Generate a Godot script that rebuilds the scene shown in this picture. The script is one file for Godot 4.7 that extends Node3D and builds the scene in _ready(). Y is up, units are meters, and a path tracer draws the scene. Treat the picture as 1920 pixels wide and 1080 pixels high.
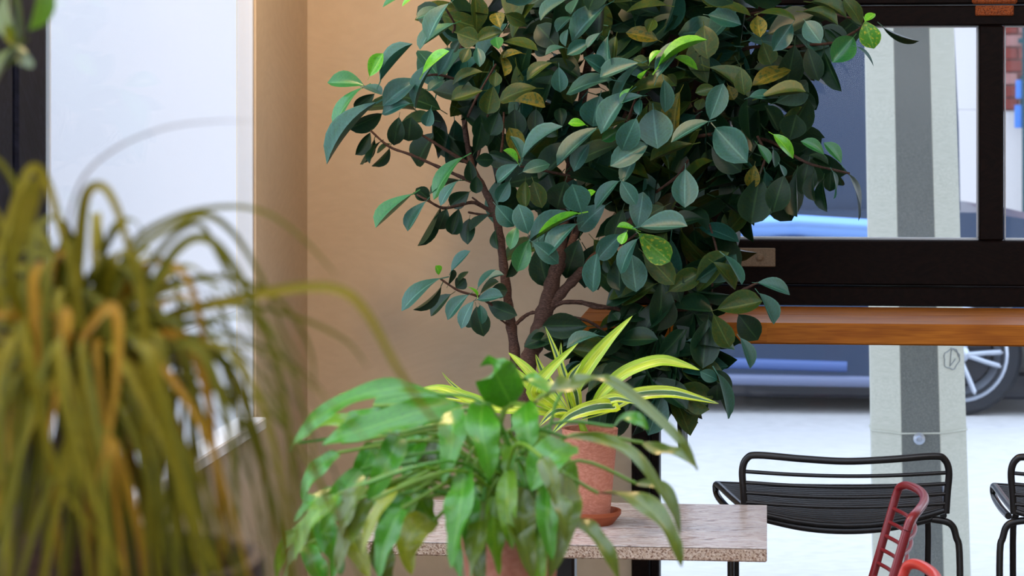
extends Node3D
# A café corner by the window: a large potted fig tree, plants in front, an oak bar, stools, a stone table, the street outside.

const F := 4600.0          # focal length for a 1920 px wide frame
const EYE := 1.65
const HORIZON := 200.0     # picture row of the eye level
const YAW := 0.10354       # the camera is turned this far to the left of the window wall's normal
const WALL := 6.68         # distance of the window wall
const LEFT := -1.262       # x of the left wall
const GROUND := -0.12      # street level

var M := {}
var rng := RandomNumberGenerator.new()
var taken := {}

func _ready() -> void:
	rng.seed = 7
	camera_and_light()
	materials()
	room()
	outside()
	window_bar()
	table_and_chairs()
	fig_tree()
	striped_plant()
	peace_lily()
	ponytail_palm()
	hanging_vine()
	lamps()

# ------------------------------------------------------------------ camera, sky, exposure
func camera_and_light() -> void:
	var cam := Camera3D.new()
	cam.name = "camera"
	var ca := CameraAttributesPhysical.new()
	ca.frustum_focal_length = 102.0
	ca.exposure_aperture = 9.0
	ca.frustum_focus_distance = 5.85
	ca.frustum_near = 0.05
	ca.frustum_far = 200.0
	cam.attributes = ca
	cam.projection = Camera3D.PROJECTION_FRUSTUM
	cam.near = 0.05
	cam.far = 200.0
	cam.size = 1080.0 / F * cam.near
	cam.frustum_offset = Vector2(0, -(540.0 - HORIZON) / F * cam.near)
	cam.position = Vector3(0, EYE, 0)
	cam.rotation = Vector3(0, YAW, 0)
	add_child(cam)
	cam.current = true
	var env := Environment.new()
	var sky := Sky.new()
	var sm := ProceduralSkyMaterial.new()      # a bright, even, overcast sky
	sm.sky_top_color = Color(0.83, 0.90, 1.0)
	sm.sky_horizon_color = Color(0.93, 0.96, 1.0)
	sm.ground_bottom_color = Color(0.55, 0.57, 0.6)
	sm.ground_horizon_color = Color(0.7, 0.74, 0.8)
	sky.sky_material = sm
	env.background_mode = Environment.BG_SKY
	env.sky = sky
	env.background_energy_multiplier = 2.8
	env.tonemap_mode = Environment.TONE_MAPPER_LINEAR
	env.tonemap_exposure = 1.12
	env.sdfgi_enabled = true
	env.ssao_enabled = true
	env.ssil_enabled = true
	var we := WorldEnvironment.new()
	we.name = "environment"
	we.environment = env
	add_child(we)

# ------------------------------------------------------------------ helpers
func at(px: float, py: float, d: float) -> Vector3:
	var a := atan((px - 960.0) / F) - YAW
	var x := d * tan(a)
	var w := -x * sin(YAW) + d * cos(YAW)
	return Vector3(x, EYE - (py - HORIZON) / F * w, -d)

func x_at(px: float, d: float) -> float:
	return at(px, 0, d).x

func y_at(py: float, d: float, px := 1400.0) -> float:
	return at(px, py, d).y

func numbered(called: String) -> String:
	if not taken.has(called):
		taken[called] = 0
		return called
	taken[called] += 1
	return "%s_%03d" % [called, taken[called]]

func thing(called: String, label: String, category: String, where := Vector3.ZERO, turn := 0.0, group := "") -> Node3D:
	var o := Node3D.new()
	o.name = numbered(called)
	add_child(o)
	o.position = where
	o.rotation.y = turn
	tag(o, label, category, group)
	return o

func tag(o: Node, label: String, category: String, group := "", kind := "") -> void:
	if label: o.set_meta("label", label)
	if category: o.set_meta("category", category)
	if group: o.set_meta("group", group)
	if kind: o.set_meta("kind", kind)

func part(called: String, mesh: Mesh, mat: Material, parent: Node3D, where := Vector3.ZERO) -> MeshInstance3D:
	var o := MeshInstance3D.new()
	o.name = called
	o.mesh = mesh
	o.material_override = mat
	o.position = where
	o.cast_shadow = GeometryInstance3D.SHADOW_CASTING_SETTING_ON
	parent.add_child(o, true)
	return o

func struct(called: String, mesh: Mesh, mat: Material, where: Vector3, label: String, category := "") -> MeshInstance3D:
	var o := MeshInstance3D.new()
	o.name = called
	o.mesh = mesh
	o.material_override = mat
	o.position = where
	add_child(o)
	tag(o, label, category if category else called.get_slice("_", 0), "", "structure")
	return o

func new_st() -> SurfaceTool:
	var st := SurfaceTool.new()
	st.begin(Mesh.PRIMITIVE_TRIANGLES)
	return st

func done(st: SurfaceTool) -> ArrayMesh:
	st.generate_normals()
	return st.commit()

func quad(st: SurfaceTool, a: Vector3, b: Vector3, c: Vector3, d: Vector3) -> void:
	for v in [a, b, c, a, c, d]:
		st.add_vertex(v)

# box with chamfered edges, flat shaded
func box(size: Vector3, bevel := 0.004) -> ArrayMesh:
	var st := new_st()
	add_box(st, Vector3.ZERO, size, bevel)
	return done(st)

func add_box(st: SurfaceTool, c: Vector3, size: Vector3, bevel := 0.004) -> void:
	st.set_smooth_group(-1)
	var h := size * 0.5
	var b := minf(bevel, minf(h.x, minf(h.y, h.z)) * 0.45)
	var p := {}
	for sx in [-1, 1]:
		for sy in [-1, 1]:
			for sz in [-1, 1]:
				var s := Vector3(sx, sy, sz)
				p[[s, 0]] = c + Vector3(h.x, h.y - b, h.z - b) * s
				p[[s, 1]] = c + Vector3(h.x - b, h.y, h.z - b) * s
				p[[s, 2]] = c + Vector3(h.x - b, h.y - b, h.z) * s
	var faces := []
	for ax in 3:
		var u := (ax + 1) % 3
		var v := (ax + 2) % 3
		for sg in [-1, 1]:
			var f := []
			for q in [[-1, -1], [1, -1], [1, 1], [-1, 1]]:
				var s := Vector3.ZERO
				s[ax] = sg
				s[u] = q[0]
				s[v] = q[1]
				f.append(p[[s, ax]])
			faces.append(f)
		# edges running along axis ax
		for q in [[-1, -1], [1, -1], [1, 1], [-1, 1]]:
			var s0 := Vector3.ZERO
			s0[ax] = -1
			s0[u] = q[0]
			s0[v] = q[1]
			var s1 := s0
			s1[ax] = 1
			faces.append([p[[s0, u]], p[[s1, u]], p[[s1, v]], p[[s0, v]]])
	for sx in [-1, 1]:
		for sy in [-1, 1]:
			for sz in [-1, 1]:
				var s := Vector3(sx, sy, sz)
				faces.append([p[[s, 0]], p[[s, 1]], p[[s, 2]]])
	for f in faces:
		var mid := Vector3.ZERO
		for q in f: mid += q
		mid /= f.size()
		var n: Vector3 = (f[1] - f[0]).cross(f[2] - f[0])
		var g: Array = f.duplicate()
		if n.dot(mid - c) > 0: g.reverse()       # clockwise seen from outside
		for k in range(1, g.size() - 1):
			st.add_vertex(g[0]); st.add_vertex(g[k]); st.add_vertex(g[k + 1])

func smooth_path(pts: Array, per := 6) -> Array:
	if pts.size() < 3:
		return pts
	var out := []
	for i in pts.size() - 1:
		var a: Vector3 = pts[maxi(i - 1, 0)]
		var b: Vector3 = pts[i]
		var c: Vector3 = pts[i + 1]
		var d: Vector3 = pts[mini(i + 2, pts.size() - 1)]
		for k in per:
			out.append(b.cubic_interpolate(c, a, d, float(k) / per))
	out.append(pts[-1])
	return out

# tube swept along points; radii one number or one per point
func add_tube(st: SurfaceTool, pts: Array, radii, seg := 8, closed := false) -> void:
	st.set_smooth_group(1)
	var rings := []
	var n := pts.size()
	var ref := Vector3.UP
	var t0: Vector3 = (pts[1] - pts[0]).normalized()
	if absf(t0.dot(ref)) > 0.9: ref = Vector3.RIGHT
	var side := t0.cross(ref).normalized()
	for i in n:
		var a: Vector3 = pts[(i - 1 + n) % n] if closed else pts[maxi(i - 1, 0)]
		var b: Vector3 = pts[(i + 1) % n] if closed else pts[mini(i + 1, n - 1)]
		var t := (b - a).normalized()
		side = (side - t * side.dot(t)).normalized()
		var up := side.cross(t)
		var r: float = radii[i] if radii is Array else radii
		var ring := []
		for k in seg:
			var ang := TAU * k / seg
			ring.append(pts[i] + (side * cos(ang) + up * sin(ang)) * r)
		rings.append(ring)
	for i in (n if closed else n - 1):
		var p: Array = rings[i]
		var q: Array = rings[(i + 1) % n]
		for k in seg:
			var l := (k + 1) % seg
			quad(st, p[k], p[l], q[l], q[k])
	if not closed:
		st.set_smooth_group(-1)
		for k in range(1, seg - 1):
			var s: Array = rings[0]
			st.add_vertex(s[0]); st.add_vertex(s[k + 1]); st.add_vertex(s[k])
			var e: Array = rings[-1]
			st.add_vertex(e[0]); st.add_vertex(e[k]); st.add_vertex(e[k + 1])

func tube(pts: Array, radii, seg := 8, closed := false) -> ArrayMesh:
	var st := new_st()
	add_tube(st, pts, radii, seg, closed)
	return done(st)

# surface of revolution about y; profile = [[r, y], ...] from bottom outside, up, and back down inside
func lathe(profile: Array, seg := 36) -> ArrayMesh:
	var st := new_st()
	st.set_smooth_group(-1)
	for i in profile.size() - 1:
		var a: Array = profile[i]
		var b: Array = profile[i + 1]
		for k in seg:
			var u := TAU * k / seg
			var v := TAU * (k + 1) / seg
			var p := Vector3(cos(u) * a[0], a[1], sin(u) * a[0])
			var q := Vector3(cos(v) * a[0], a[1], sin(v) * a[0])
			var r := Vector3(cos(v) * b[0], b[1], sin(v) * b[0])
			var s := Vector3(cos(u) * b[0], b[1], sin(u) * b[0])
			st.set_smooth_group(i + 1)
			if a[0] > 0.0001:
				st.add_vertex(p); st.add_vertex(q); st.add_vertex(r)
			if b[0] > 0.0001:
				st.add_vertex(p); st.add_vertex(r); st.add_vertex(s)
	return done(st)

# polygon in the x-y plane pulled out along z, from z = 0 to depth
func extrude(poly: Array, depth: float) -> ArrayMesh:
	var st := new_st()
	st.set_smooth_group(-1)
	var pv := PackedVector2Array(poly)
	if Geometry2D.is_polygon_clockwise(pv): pv.reverse()
	var idx := Geometry2D.triangulate_polygon(pv)
	for i in range(0, idx.size(), 3):
		var a := pv[idx[i]]
		var b := pv[idx[i + 1]]
		var c := pv[idx[i + 2]]
		if (b - a).cross(c - a) > 0:
			var t := b
			b = c
			c = t
		for v in [a, b, c]: st.add_vertex(Vector3(v.x, v.y, depth))
		for v in [a, c, b]: st.add_vertex(Vector3(v.x, v.y, 0))
	for i in pv.size():
		var a := pv[i]
		var b := pv[(i + 1) % pv.size()]
		quad(st, Vector3(a.x, a.y, 0), Vector3(a.x, a.y, depth), Vector3(b.x, b.y, depth), Vector3(b.x, b.y, 0))
	return done(st)

# a long leaf along a path: width profile, folded along its midrib, turned towards "face"
func ribbon(st: SurfaceTool, pts: Array, width: float, face: Vector3, kind := 0, fold := 0.25, wave := 0.0) -> void:
	st.set_smooth_group(1)
	var n := pts.size()
	var rows := []
	var ph := rng.randf() * TAU
	for i in n:
		var t := float(i) / (n - 1)
		var a: Vector3 = pts[maxi(i - 1, 0)]
		var b: Vector3 = pts[mini(i + 1, n - 1)]
		var ax := (b - a).normalized()
		var side := ax.cross(face)
		if side.length() < 0.05: side = ax.cross(Vector3.UP)
		side = side.normalized()
		var up := side.cross(ax)
		var w := 0.0
		if kind == 0:      # strap: quickly wide, long even taper
			w = minf(1.0, 0.55 + t * 3.0) * pow(maxf(1.0 - t, 0.0), 0.55)
		elif kind == 1:    # lance: widest a third of the way up, pointed
			w = pow(sin(PI * pow(t, 0.72)), 0.85)
		else:              # sword: narrow foot, widest at the middle, long point
			w = maxf(0.35 * (1.0 - t), pow(sin(PI * pow(t, 0.85)), 0.9))
		w = maxf(w, 0.015) * width * 0.5
		var lift := up * (w * fold)
		var wv := up * sin(t * 14.0 + ph) * w * wave
		rows.append([pts[i] - side * w + lift + wv, pts[i] - side * w * 0.45 + lift * 0.3, pts[i], pts[i] + side * w * 0.45 + lift * 0.3, pts[i] + side * w + lift - wv, t])
	for i in n - 1:
		var p: Array = rows[i]
		var q: Array = rows[i + 1]
		for k in 4:
			for e in [[p, k], [q, k], [q, k + 1], [p, k], [q, k + 1], [p, k + 1]]:
				st.set_uv(Vector2(e[1] / 4.0, e[0][5]))
				st.add_vertex(e[0][e[1]])

# ------------------------------------------------------------------ materials
func noise(freq: float, sd: int, oct := 4) -> FastNoiseLite:
	var n := FastNoiseLite.new()
	n.noise_type = FastNoiseLite.TYPE_SIMPLEX_SMOOTH
	n.frequency = freq
	n.seed = sd
	n.fractal_octaves = oct
	return n

func tex(img: Image) -> ImageTexture:
	return ImageTexture.create_from_image(img)

func mat(col: Color, rough := 0.6, spec := 0.5, metal := 0.0) -> StandardMaterial3D:
	var m := StandardMaterial3D.new()
	m.albedo_color = col
	m.roughness = rough
	m.metallic_specular = spec
	m.metallic = metal
	return m

# seamless mottled image between colours
func mottle(w: int, h: int, cols: Array, sx: float, sy: float, sd: int, oct := 4, contrast := 1.0) -> Image:
	var im := Image.create(w, h, false, Image.FORMAT_RGB8)
	var n := noise(1.0, sd, oct)
	for y in h:
		for x in w:
			var u := TAU * x / w
			var v := TAU * y / h
			# wrap round two circles so that the picture repeats without a seam
			var a := n.get_noise_3d(cos(u) * sx + 3.0 * cos(v) * sy, sin(u) * sx, sin(v) * sy + 7.0)
			var t := clampf(0.5 + a * contrast, 0.0, 0.999) * (cols.size() - 1)
			var k := int(t)
			im.set_pixel(x, y, cols[k].lerp(cols[k + 1], t - k))
	return im

func grain(w: int, h: int, dark: Color, light: Color, sd: int) -> Image:
	var im := Image.create(w, h, false, Image.FORMAT_RGB8)
	var n := noise(0.02, sd, 3)
	var f := noise(0.25, sd + 1, 2)
	for y in h:
		for x in w:
			var a := n.get_noise_2d(x * 0.35, y * 2.2) * 0.6
			var b := f.get_noise_2d(x * 0.06, y * 2.0) * 0.5
			im.set_pixel(x, y, dark.lerp(light, clampf(0.5 + a + b, 0, 1)))
	return im

# picture of one leaf: midrib, side veins, blotches of a second colour
func leaf_image(base: Color, rib: Color, blotch: Color, share: float, sd: int) -> Image:
	var w := 48
	var h := 96
	var im := Image.create(w, h, false, Image.FORMAT_RGB8)
	var n := noise(0.055, sd, 3)
	var g := noise(0.3, sd + 9, 2)
	for y in h:
		for x in w:
			var u := absf(x - w * 0.5) / (w * 0.5)
			var c := base.lerp(blotch, clampf((n.get_noise_2d(x * 1.4, y) + share) * 3.0, 0.0, 1.0) if share > -0.9 else 0.0)
			c = c.lerp(rib, 0.10 * maxf(0.0, sin((y + u * 26.0) * 0.62)) )
			c = c.lerp(c.darkened(0.3), clampf(g.get_noise_2d(x, y), 0, 1))
			if u < 0.07: c = c.lerp(rib, 0.65)
			elif u > 0.9: c = c.lerp(rib, 0.25)
			im.set_pixel(x, y, c)
	return im

func leaf_mat(base: Color, rib: Color, blotch: Color, share: float, sd: int, rough := 0.36, glow := Color(0, 0, 0)) -> StandardMaterial3D:
	var m := mat(Color.WHITE, rough, 0.55)
	m.albedo_texture = tex(leaf_image(base, rib, blotch, share, sd))
	m.cull_mode = BaseMaterial3D.CULL_DISABLED
	if glow != Color(0, 0, 0):
		m.backlight_enabled = true
		m.backlight = glow
	return m

# picture of a strap leaf: stripes along its length
func strap_image(mid: Color, edge: Color, line: Color, sd: int) -> Image:
	var w := 40
	var h := 80
	var im := Image.create(w, h, false, Image.FORMAT_RGB8)
	var n := noise(0.12, sd, 3)
	for y in h:
		for x in w:
			var u := absf((x + 0.5) / w - 0.5) * 2.0 + n.get_noise_2d(x * 0.3, y * 0.15) * 0.12
			var c := mid
			if u > 0.5: c = edge
			elif u > 0.38: c = line
			c = c.lerp(c.darkened(0.35), clampf(n.get_noise_2d(x * 2.0, y * 0.4 + 50.0) + 0.1, 0, 1))
			im.set_pixel(x, y, c)
	return im

func materials() -> void:
	var plaster := mat(Color.WHITE, 0.85, 0.3)
	plaster.albedo_texture = tex(mottle(256, 256, [Color(0.80, 0.72, 0.61), Color(0.81, 0.73, 0.62), Color(0.82, 0.74, 0.63)], 2.2, 2.2, 3, 5))
	plaster.uv1_triplanar = true
	plaster.uv1_world_triplanar = true
	plaster.uv1_scale = Vector3(1.3, 1.3, 1.3)
	M.plaster = plaster
	M.ceiling = mat(Color(0.86, 0.84, 0.8), 0.9, 0.2)
	var floor_m := mat(Color.WHITE, 0.55, 0.4)
	floor_m.albedo_texture = tex(mottle(256, 256, [Color(0.40, 0.37, 0.34), Color(0.47, 0.44, 0.40), Color(0.52, 0.49, 0.45)], 3, 3, 5, 5))
	floor_m.uv1_triplanar = true
	floor_m.uv1_world_triplanar = true
	M.floor = floor_m
	var frame := mat(Color.WHITE, 0.5, 0.2)
	frame.albedo_texture = tex(mottle(128, 128, [Color(0.06, 0.035, 0.028), Color(0.085, 0.05, 0.04), Color(0.11, 0.065, 0.05)], 3, 3, 11, 4))
	frame.uv1_triplanar = true
	frame.uv1_world_triplanar = true
	frame.uv1_scale = Vector3(3, 3, 3)
	M.frame = frame
	var steel := mat(Color.WHITE, 0.55, 0.25)
	steel.albedo_texture = tex(mottle(256, 256, [Color(0.08, 0.08, 0.115), Color(0.105, 0.105, 0.15), Color(0.14, 0.14, 0.19)], 5, 2, 21, 5))
	steel.uv1_triplanar = true
	steel.uv1_world_triplanar = true
	steel.uv1_scale = Vector3(2, 2, 2)
	M.steel = steel
	M.jamb = mat(Color(0.75, 0.75, 0.75), 0.8, 0.2)
	M.rebate_light = mat(Color(0.80, 0.82, 0.84), 0.35, 0.6)  # pale colour stands in for sky light on the window rebate
	M.white_paint = mat(Color(0.90, 0.90, 0.89), 0.5, 0.4)
	var glass := mat(Color(0.85, 0.9, 0.95, 0.03), 0.0, 0.2)
	glass.transparency = BaseMaterial3D.TRANSPARENCY_ALPHA
	M.glass = glass
	var oak := mat(Color.WHITE, 0.5, 0.35)
	oak.albedo_texture = tex(grain(512, 256, Color(0.55, 0.29, 0.03), Color(0.71, 0.42, 0.09), 31))
	oak.uv1_triplanar = true
	oak.uv1_world_triplanar = true
	oak.uv1_scale = Vector3(1.1, 2.2, 2.2)
	M.oak = oak
	M.walnut = mat(Color(0.30, 0.20, 0.12), 0.5, 0.4)
	var plate := mat(Color.WHITE, 0.55, 0.5)
	plate.albedo_texture = tex(mottle(128, 128, [Color(0.42, 0.36, 0.28), Color(0.50, 0.43, 0.34), Color(0.57, 0.5, 0.4)], 8, 8, 41, 4))
	plate.uv1_triplanar = true
	plate.uv1_scale = Vector3(6, 6, 6)
	M.plate = plate
	var rust := mat(Color.WHITE, 0.7, 0.3)
	rust.albedo_texture = tex(mottle(128, 128, [Color(0.25, 0.10, 0.05), Color(0.55, 0.25, 0.10), Color(0.72, 0.38, 0.17), Color(0.45, 0.3, 0.24)], 7, 7, 42, 4, 1.3))
	rust.uv1_triplanar = true
	rust.uv1_scale = Vector3(6, 6, 6)
	M.rust = rust
	M.black_metal = mat(Color(0.075, 0.07, 0.075), 0.33, 0.5)
	M.red_metal = mat(Color(0.50, 0.10, 0.13), 0.30, 0.6)
	M.coral_metal = mat(Color(0.80, 0.23, 0.19), 0.30, 0.6)
	# stone table: streaked on top, speckled where it is cut
	var top := mat(Color.WHITE, 0.22, 0.5)
	top.albedo_texture = tex(stone(512, 256, 3.0, 10.0, 51))
	top.uv1_triplanar = true
	top.uv1_scale = Vector3(0.8, 1.6, 4.2)
	M.stone_top = top
	var cut := mat(Color.WHITE, 0.6, 0.4)
	cut.albedo_texture = tex(stone_cut(256, 256, 52))
	cut.uv1_triplanar = true
	cut.uv1_scale = Vector3(3.2, 3.2, 3.2)
	M.stone_cut = cut
	var clay := mat(Color.WHITE, 0.8, 0.3)
	clay.albedo_texture = tex(mottle(128, 128, [Color(0.68, 0.43, 0.35), Color(0.75, 0.49, 0.40), Color(0.80, 0.56, 0.48)], 3, 3, 61, 4))
	clay.uv1_triplanar = true
	clay.uv1_scale = Vector3(5, 5, 5)
	M.clay = clay
	M.saucer = mat(Color(0.60, 0.31, 0.19), 0.6, 0.35)
	M.dark_pot = mat(Color(0.20, 0.12, 0.08), 0.55, 0.4)
	var soil := mat(Color.WHITE, 0.95, 0.2)
	soil.albedo_texture = tex(mottle(128, 128, [Color(0.10, 0.065, 0.045), Color(0.17, 0.11, 0.075), Color(0.26, 0.17, 0.11)], 10, 10, 62, 4))
	soil.uv1_triplanar = true
	soil.uv1_scale = Vector3(8, 8, 8)
	M.soil = soil
	var bark := mat(Color.WHITE, 0.8, 0.3)
	bark.albedo_texture = tex(mottle(256, 256, [Color(0.19, 0.13, 0.105), Color(0.30, 0.215, 0.18), Color(0.42, 0.32, 0.27)], 4, 9, 63, 5, 1.2))
	bark.uv1_triplanar = true
	bark.uv1_scale = Vector3(6, 6, 6)
	M.bark = bark
	# fig leaves: mature with shade put in, mature with blue sheen put in, ageing olive, yellowing, fresh, young, variegated
	M.fig = [
		leaf_mat(Color(0.07, 0.19, 0.11), Color(0.22, 0.34, 0.20), Color(0.11, 0.21, 0.09), -0.2, 71, 0.38, Color(0.10, 0.14, 0.05)),
		leaf_mat(Color(0.11, 0.32, 0.265), Color(0.34, 0.52, 0.45), Color(0.10, 0.31, 0.22), -0.1, 72, 0.46, Color(0.10, 0.15, 0.06)),
		leaf_mat(Color(0.18, 0.28, 0.10), Color(0.36, 0.43, 0.20), Color(0.25, 0.29, 0.08), 0.05, 73, 0.42, Color(0.12, 0.14, 0.04)),
		leaf_mat(Color(0.40, 0.37, 0.09), Color(0.53, 0.50, 0.20), Color(0.21, 0.30, 0.11), -0.05, 74, 0.45, Color(0.14, 0.13, 0.03)),
		leaf_mat(Color(0.36, 0.66, 0.12), Color(0.62, 0.82, 0.32), Color(0.28, 0.58, 0.13), -0.1, 75, 0.30, Color(0.30, 0.40, 0.08)),
		leaf_mat(Color(0.15, 0.43, 0.20), Color(0.34, 0.58, 0.34), Color(0.19, 0.46, 0.19), -0.1, 76, 0.33, Color(0.16, 0.26, 0.08)),
		leaf_mat(Color(0.25, 0.52, 0.12), Color(0.50, 0.70, 0.30), Color(0.70, 0.68, 0.16), -0.12, 77, 0.32, Color(0.22, 0.30, 0.06)),
	]
	M.lime = mat(Color.WHITE, 0.38, 0.5)
	M.lime.albedo_texture = tex(strap_image(Color(0.20, 0.36, 0.14), Color(0.72, 0.80, 0.16), Color(0.82, 0.88, 0.66), 81))
	M.lime_pale = mat(Color.WHITE, 0.38, 0.5)
	M.lime_pale.albedo_texture = tex(strap_image(Color(0.72, 0.80, 0.15), Color(0.62, 0.76, 0.16), Color(0.80, 0.86, 0.40), 82))
	M.lily = [
		leaf_mat(Color(0.29, 0.58, 0.06), Color(0.48, 0.70, 0.22), Color(0.25, 0.54, 0.07), -0.3, 83, 0.27, Color(0.38, 0.50, 0.06)),
		leaf_mat(Color(0.45, 0.63, 0.10), Color(0.62, 0.75, 0.20), Color(0.38, 0.60, 0.11), -0.2, 84, 0.30, Color(0.5, 0.6, 0.05)),
		leaf_mat(Color(0.36, 0.43, 0.05), Color(0.50, 0.55, 0.15), Color(0.32, 0.43, 0.06), -0.2, 85, 0.33, Color(0.25, 0.27, 0.04)),
		leaf_mat(Color(0.62, 0.64, 0.10), Color(0.74, 0.74, 0.24), Color(0.54, 0.60, 0.10), -0.2, 86, 0.33, Color(0.36, 0.36, 0.04)),
	]
	M.palm = [
		leaf_mat(Color(0.50, 0.45, 0.06), Color(0.58, 0.52, 0.10), Color(0.42, 0.41, 0.05), 0.0, 87, 0.6, Color(0.20, 0.18, 0.02)),
		leaf_mat(Color(0.38, 0.38, 0.05), Color(0.46, 0.44, 0.09), Color(0.43, 0.40, 0.06), -0.1, 88, 0.6, Color(0.16, 0.16, 0.02)),
		leaf_mat(Color(0.62, 0.47, 0.09), Color(0.68, 0.54, 0.14), Color(0.58, 0.40, 0.10), 0.0, 89, 0.6, Color(0.20, 0.16, 0.02)),
		leaf_mat(Color(0.42, 0.34, 0.26), Color(0.5, 0.42, 0.32), Color(0.38, 0.30, 0.2), 0.0, 90, 0.5),
	]
	for k in [0, 2, 3]: M.fig[k].metallic_specular = 0.4
	for m in M.lily:
		m.metallic_specular = 0.65
		m.roughness = 0.33
	for m in M.palm: m.metallic_specular = 0.3
	for m in [M.lime, M.lime_pale]:
		m.cull_mode = BaseMaterial3D.CULL_DISABLED
		m.backlight_enabled = true
		m.backlight = Color(0.30, 0.34, 0.08)
	# outdoors
	var paving := mat(Color.WHITE, 0.8, 0.3)
	paving.albedo_texture = tex(mottle(256, 256, [Color(0.77, 0.765, 0.76), Color(0.80, 0.795, 0.79), Color(0.82, 0.815, 0.81)], 4, 4, 91, 5))
	paving.uv1_triplanar = true
	paving.uv1_world_triplanar = true
	paving.uv1_scale = Vector3(0.4, 0.4, 0.4)
	M.paving = paving
	M.render = mat(Color(0.81, 0.795, 0.79), 0.9, 0.2)
	var conc := mat(Color.WHITE, 0.85, 0.3)
	conc.albedo_texture = tex(mottle(256, 256, [Color(0.70, 0.71, 0.66), Color(0.75, 0.76, 0.71), Color(0.79, 0.795, 0.75)], 8, 8, 92, 5))
	conc.uv1_triplanar = true
	conc.uv1_scale = Vector3(2, 2, 2)
	M.concrete = conc
	var post_front := mat(Color.WHITE, 0.7, 0.3)      # darker speckled grey for the front face of the street post
	post_front.albedo_texture = tex(mottle(256, 256, [Color(0.36, 0.38, 0.37), Color(0.42, 0.44, 0.43), Color(0.50, 0.51, 0.49)], 14, 14, 93, 4, 1.2))
	post_front.uv1_triplanar = true
	post_front.uv1_scale = Vector3(2.5, 2.5, 2.5)
	M.post_front = post_front
	M.van_paint = mat(Color(0.155, 0.225, 0.325), 0.3, 0.45)
	M.van_sky_sheen = mat(Color(0.50, 0.66, 0.92), 0.3, 0.5, 0.85)  # pale blue stands in for sky reflected along the shoulder
	M.van_dark = mat(Color(0.10, 0.12, 0.17), 0.3, 0.5)
	M.tyre = mat(Color(0.17, 0.18, 0.20), 0.75, 0.3)
	M.alloy = mat(Color(0.72, 0.75, 0.80), 0.3, 0.5, 0.7)
	M.trim_grey = mat(Color(0.42, 0.46, 0.58), 0.4, 0.5)
	M.moulding_sheen = mat(Color(0.28, 0.38, 0.60), 0.4, 0.5)  # blue of the reflected sky put into the side moulding
	M.van_glass = mat(Color(0.03, 0.04, 0.06), 0.05, 0.6)
	M.brick = [mat(Color(0.52, 0.25, 0.22), 0.85, 0.2), mat(Color(0.60, 0.34, 0.31), 0.85, 0.2), mat(Color(0.66, 0.48, 0.46), 0.85, 0.2)]
	M.teal = mat(Color(0.12, 0.30, 0.33), 0.6, 0.3)
	M.blue_sign = mat(Color(0.25, 0.50, 0.85), 0.4, 0.4)
	M.asphalt = mat(Color(0.50, 0.51, 0.53), 0.9, 0.2)
	M.marker = mat(Color(0.55, 0.58, 0.60), 0.8, 0.2)
	M.canvas = mat(Color(0.16, 0.17, 0.18), 0.9, 0.2)
	M.zinc = mat(Color(0.70, 0.74, 0.80), 0.3, 0.5, 0.8)

func stone(w: int, h: int, sx: float, sy: float, sd: int) -> Image:
	var im := Image.create(w, h, false, Image.FORMAT_RGB8)
	var a := noise(1.0, sd, 5)
	var cols := [Color(0.40, 0.34, 0.33), Color(0.66, 0.58, 0.55), Color(0.78, 0.73, 0.70), Color(0.86, 0.83, 0.81), Color(0.74, 0.70, 0.69), Color(0.60, 0.52, 0.50)]
	for y in h:
		for x in w:
			var u := TAU * x / w
			var v := TAU * y / h
			var warp := a.get_noise_3d(cos(u) * 0.8, sin(u) * 0.8, 2.0 + cos(v)) * 1.2
			var t := 0.5 + 0.9 * a.get_noise_3d(cos(u) * sx + warp, sin(u) * sx, 4.0 + sin(v + warp * 0.6) * sy) + 0.12 * a.get_noise_2d(x * 0.3, y * 0.6)
			t = clampf(t, 0, 0.999) * (cols.size() - 1)
			var k := int(t)
			im.set_pixel(x, y, cols[k].lerp(cols[k + 1], t - k))
	return im

func stone_cut(w: int, h: int, sd: int) -> Image:
	var im := Image.create(w, h, false, Image.FORMAT_RGB8)
	var a := noise(1.0, sd, 3)
	var b := noise(1.0, sd + 4, 3)
	for y in h:
		for x in w:
			var u := TAU * x / w
			var v := TAU * y / h
			var p := Vector3(cos(u) * 5.0 + cos(v) * 5.0, sin(u) * 5.0 + 3.0 * sin(v), sin(v) * 5.0)
			var c := Color(0.84, 0.76, 0.68).lerp(Color(0.72, 0.60, 0.50), clampf(0.5 + a.get_noise_3dv(p), 0, 1))
			if b.get_noise_3dv(p * 1.8) > 0.24: c = Color(0.48, 0.35, 0.28)
			elif b.get_noise_3dv(p * 1.3 + Vector3(9, 1, 4)) > 0.32: c = Color(0.88, 0.80, 0.72)
			im.set_pixel(x, y, c)
	return im

# ------------------------------------------------------------------ the room
func d_left(px: float) -> float:       # distance at which that column meets the left wall
	return LEFT / tan(atan((px - 960.0) / F) - YAW)

func slab(called: String, a: Vector3, b: Vector3, m: Material, label: String) -> MeshInstance3D:
	return struct(called, box((b - a).abs(), 0.002), m, (a + b) * 0.5, label)

# a bar of a window: picture columns and rows on the plane at distance d, "deep" metres deep
func member(parent: Node3D, called: String, px0: float, px1: float, py0: float, py1: float, d: float, deep: float, m: Material, bevel := 0.004) -> MeshInstance3D:
	var a := Vector3(x_at(px0, d), y_at(py1, d), -d)
	var b := Vector3(x_at(px1, d), y_at(py0, d), -d - deep)
	return part(called, box((b - a).abs(), bevel), m, parent, (a + b) * 0.5 - parent.position)

func frame_node(called: String, label: String, where: Vector3) -> Node3D:
	var o := Node3D.new()
	o.name = called
	o.position = where
	add_child(o)
	tag(o, label, "window", "", "structure")
	return o

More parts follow.
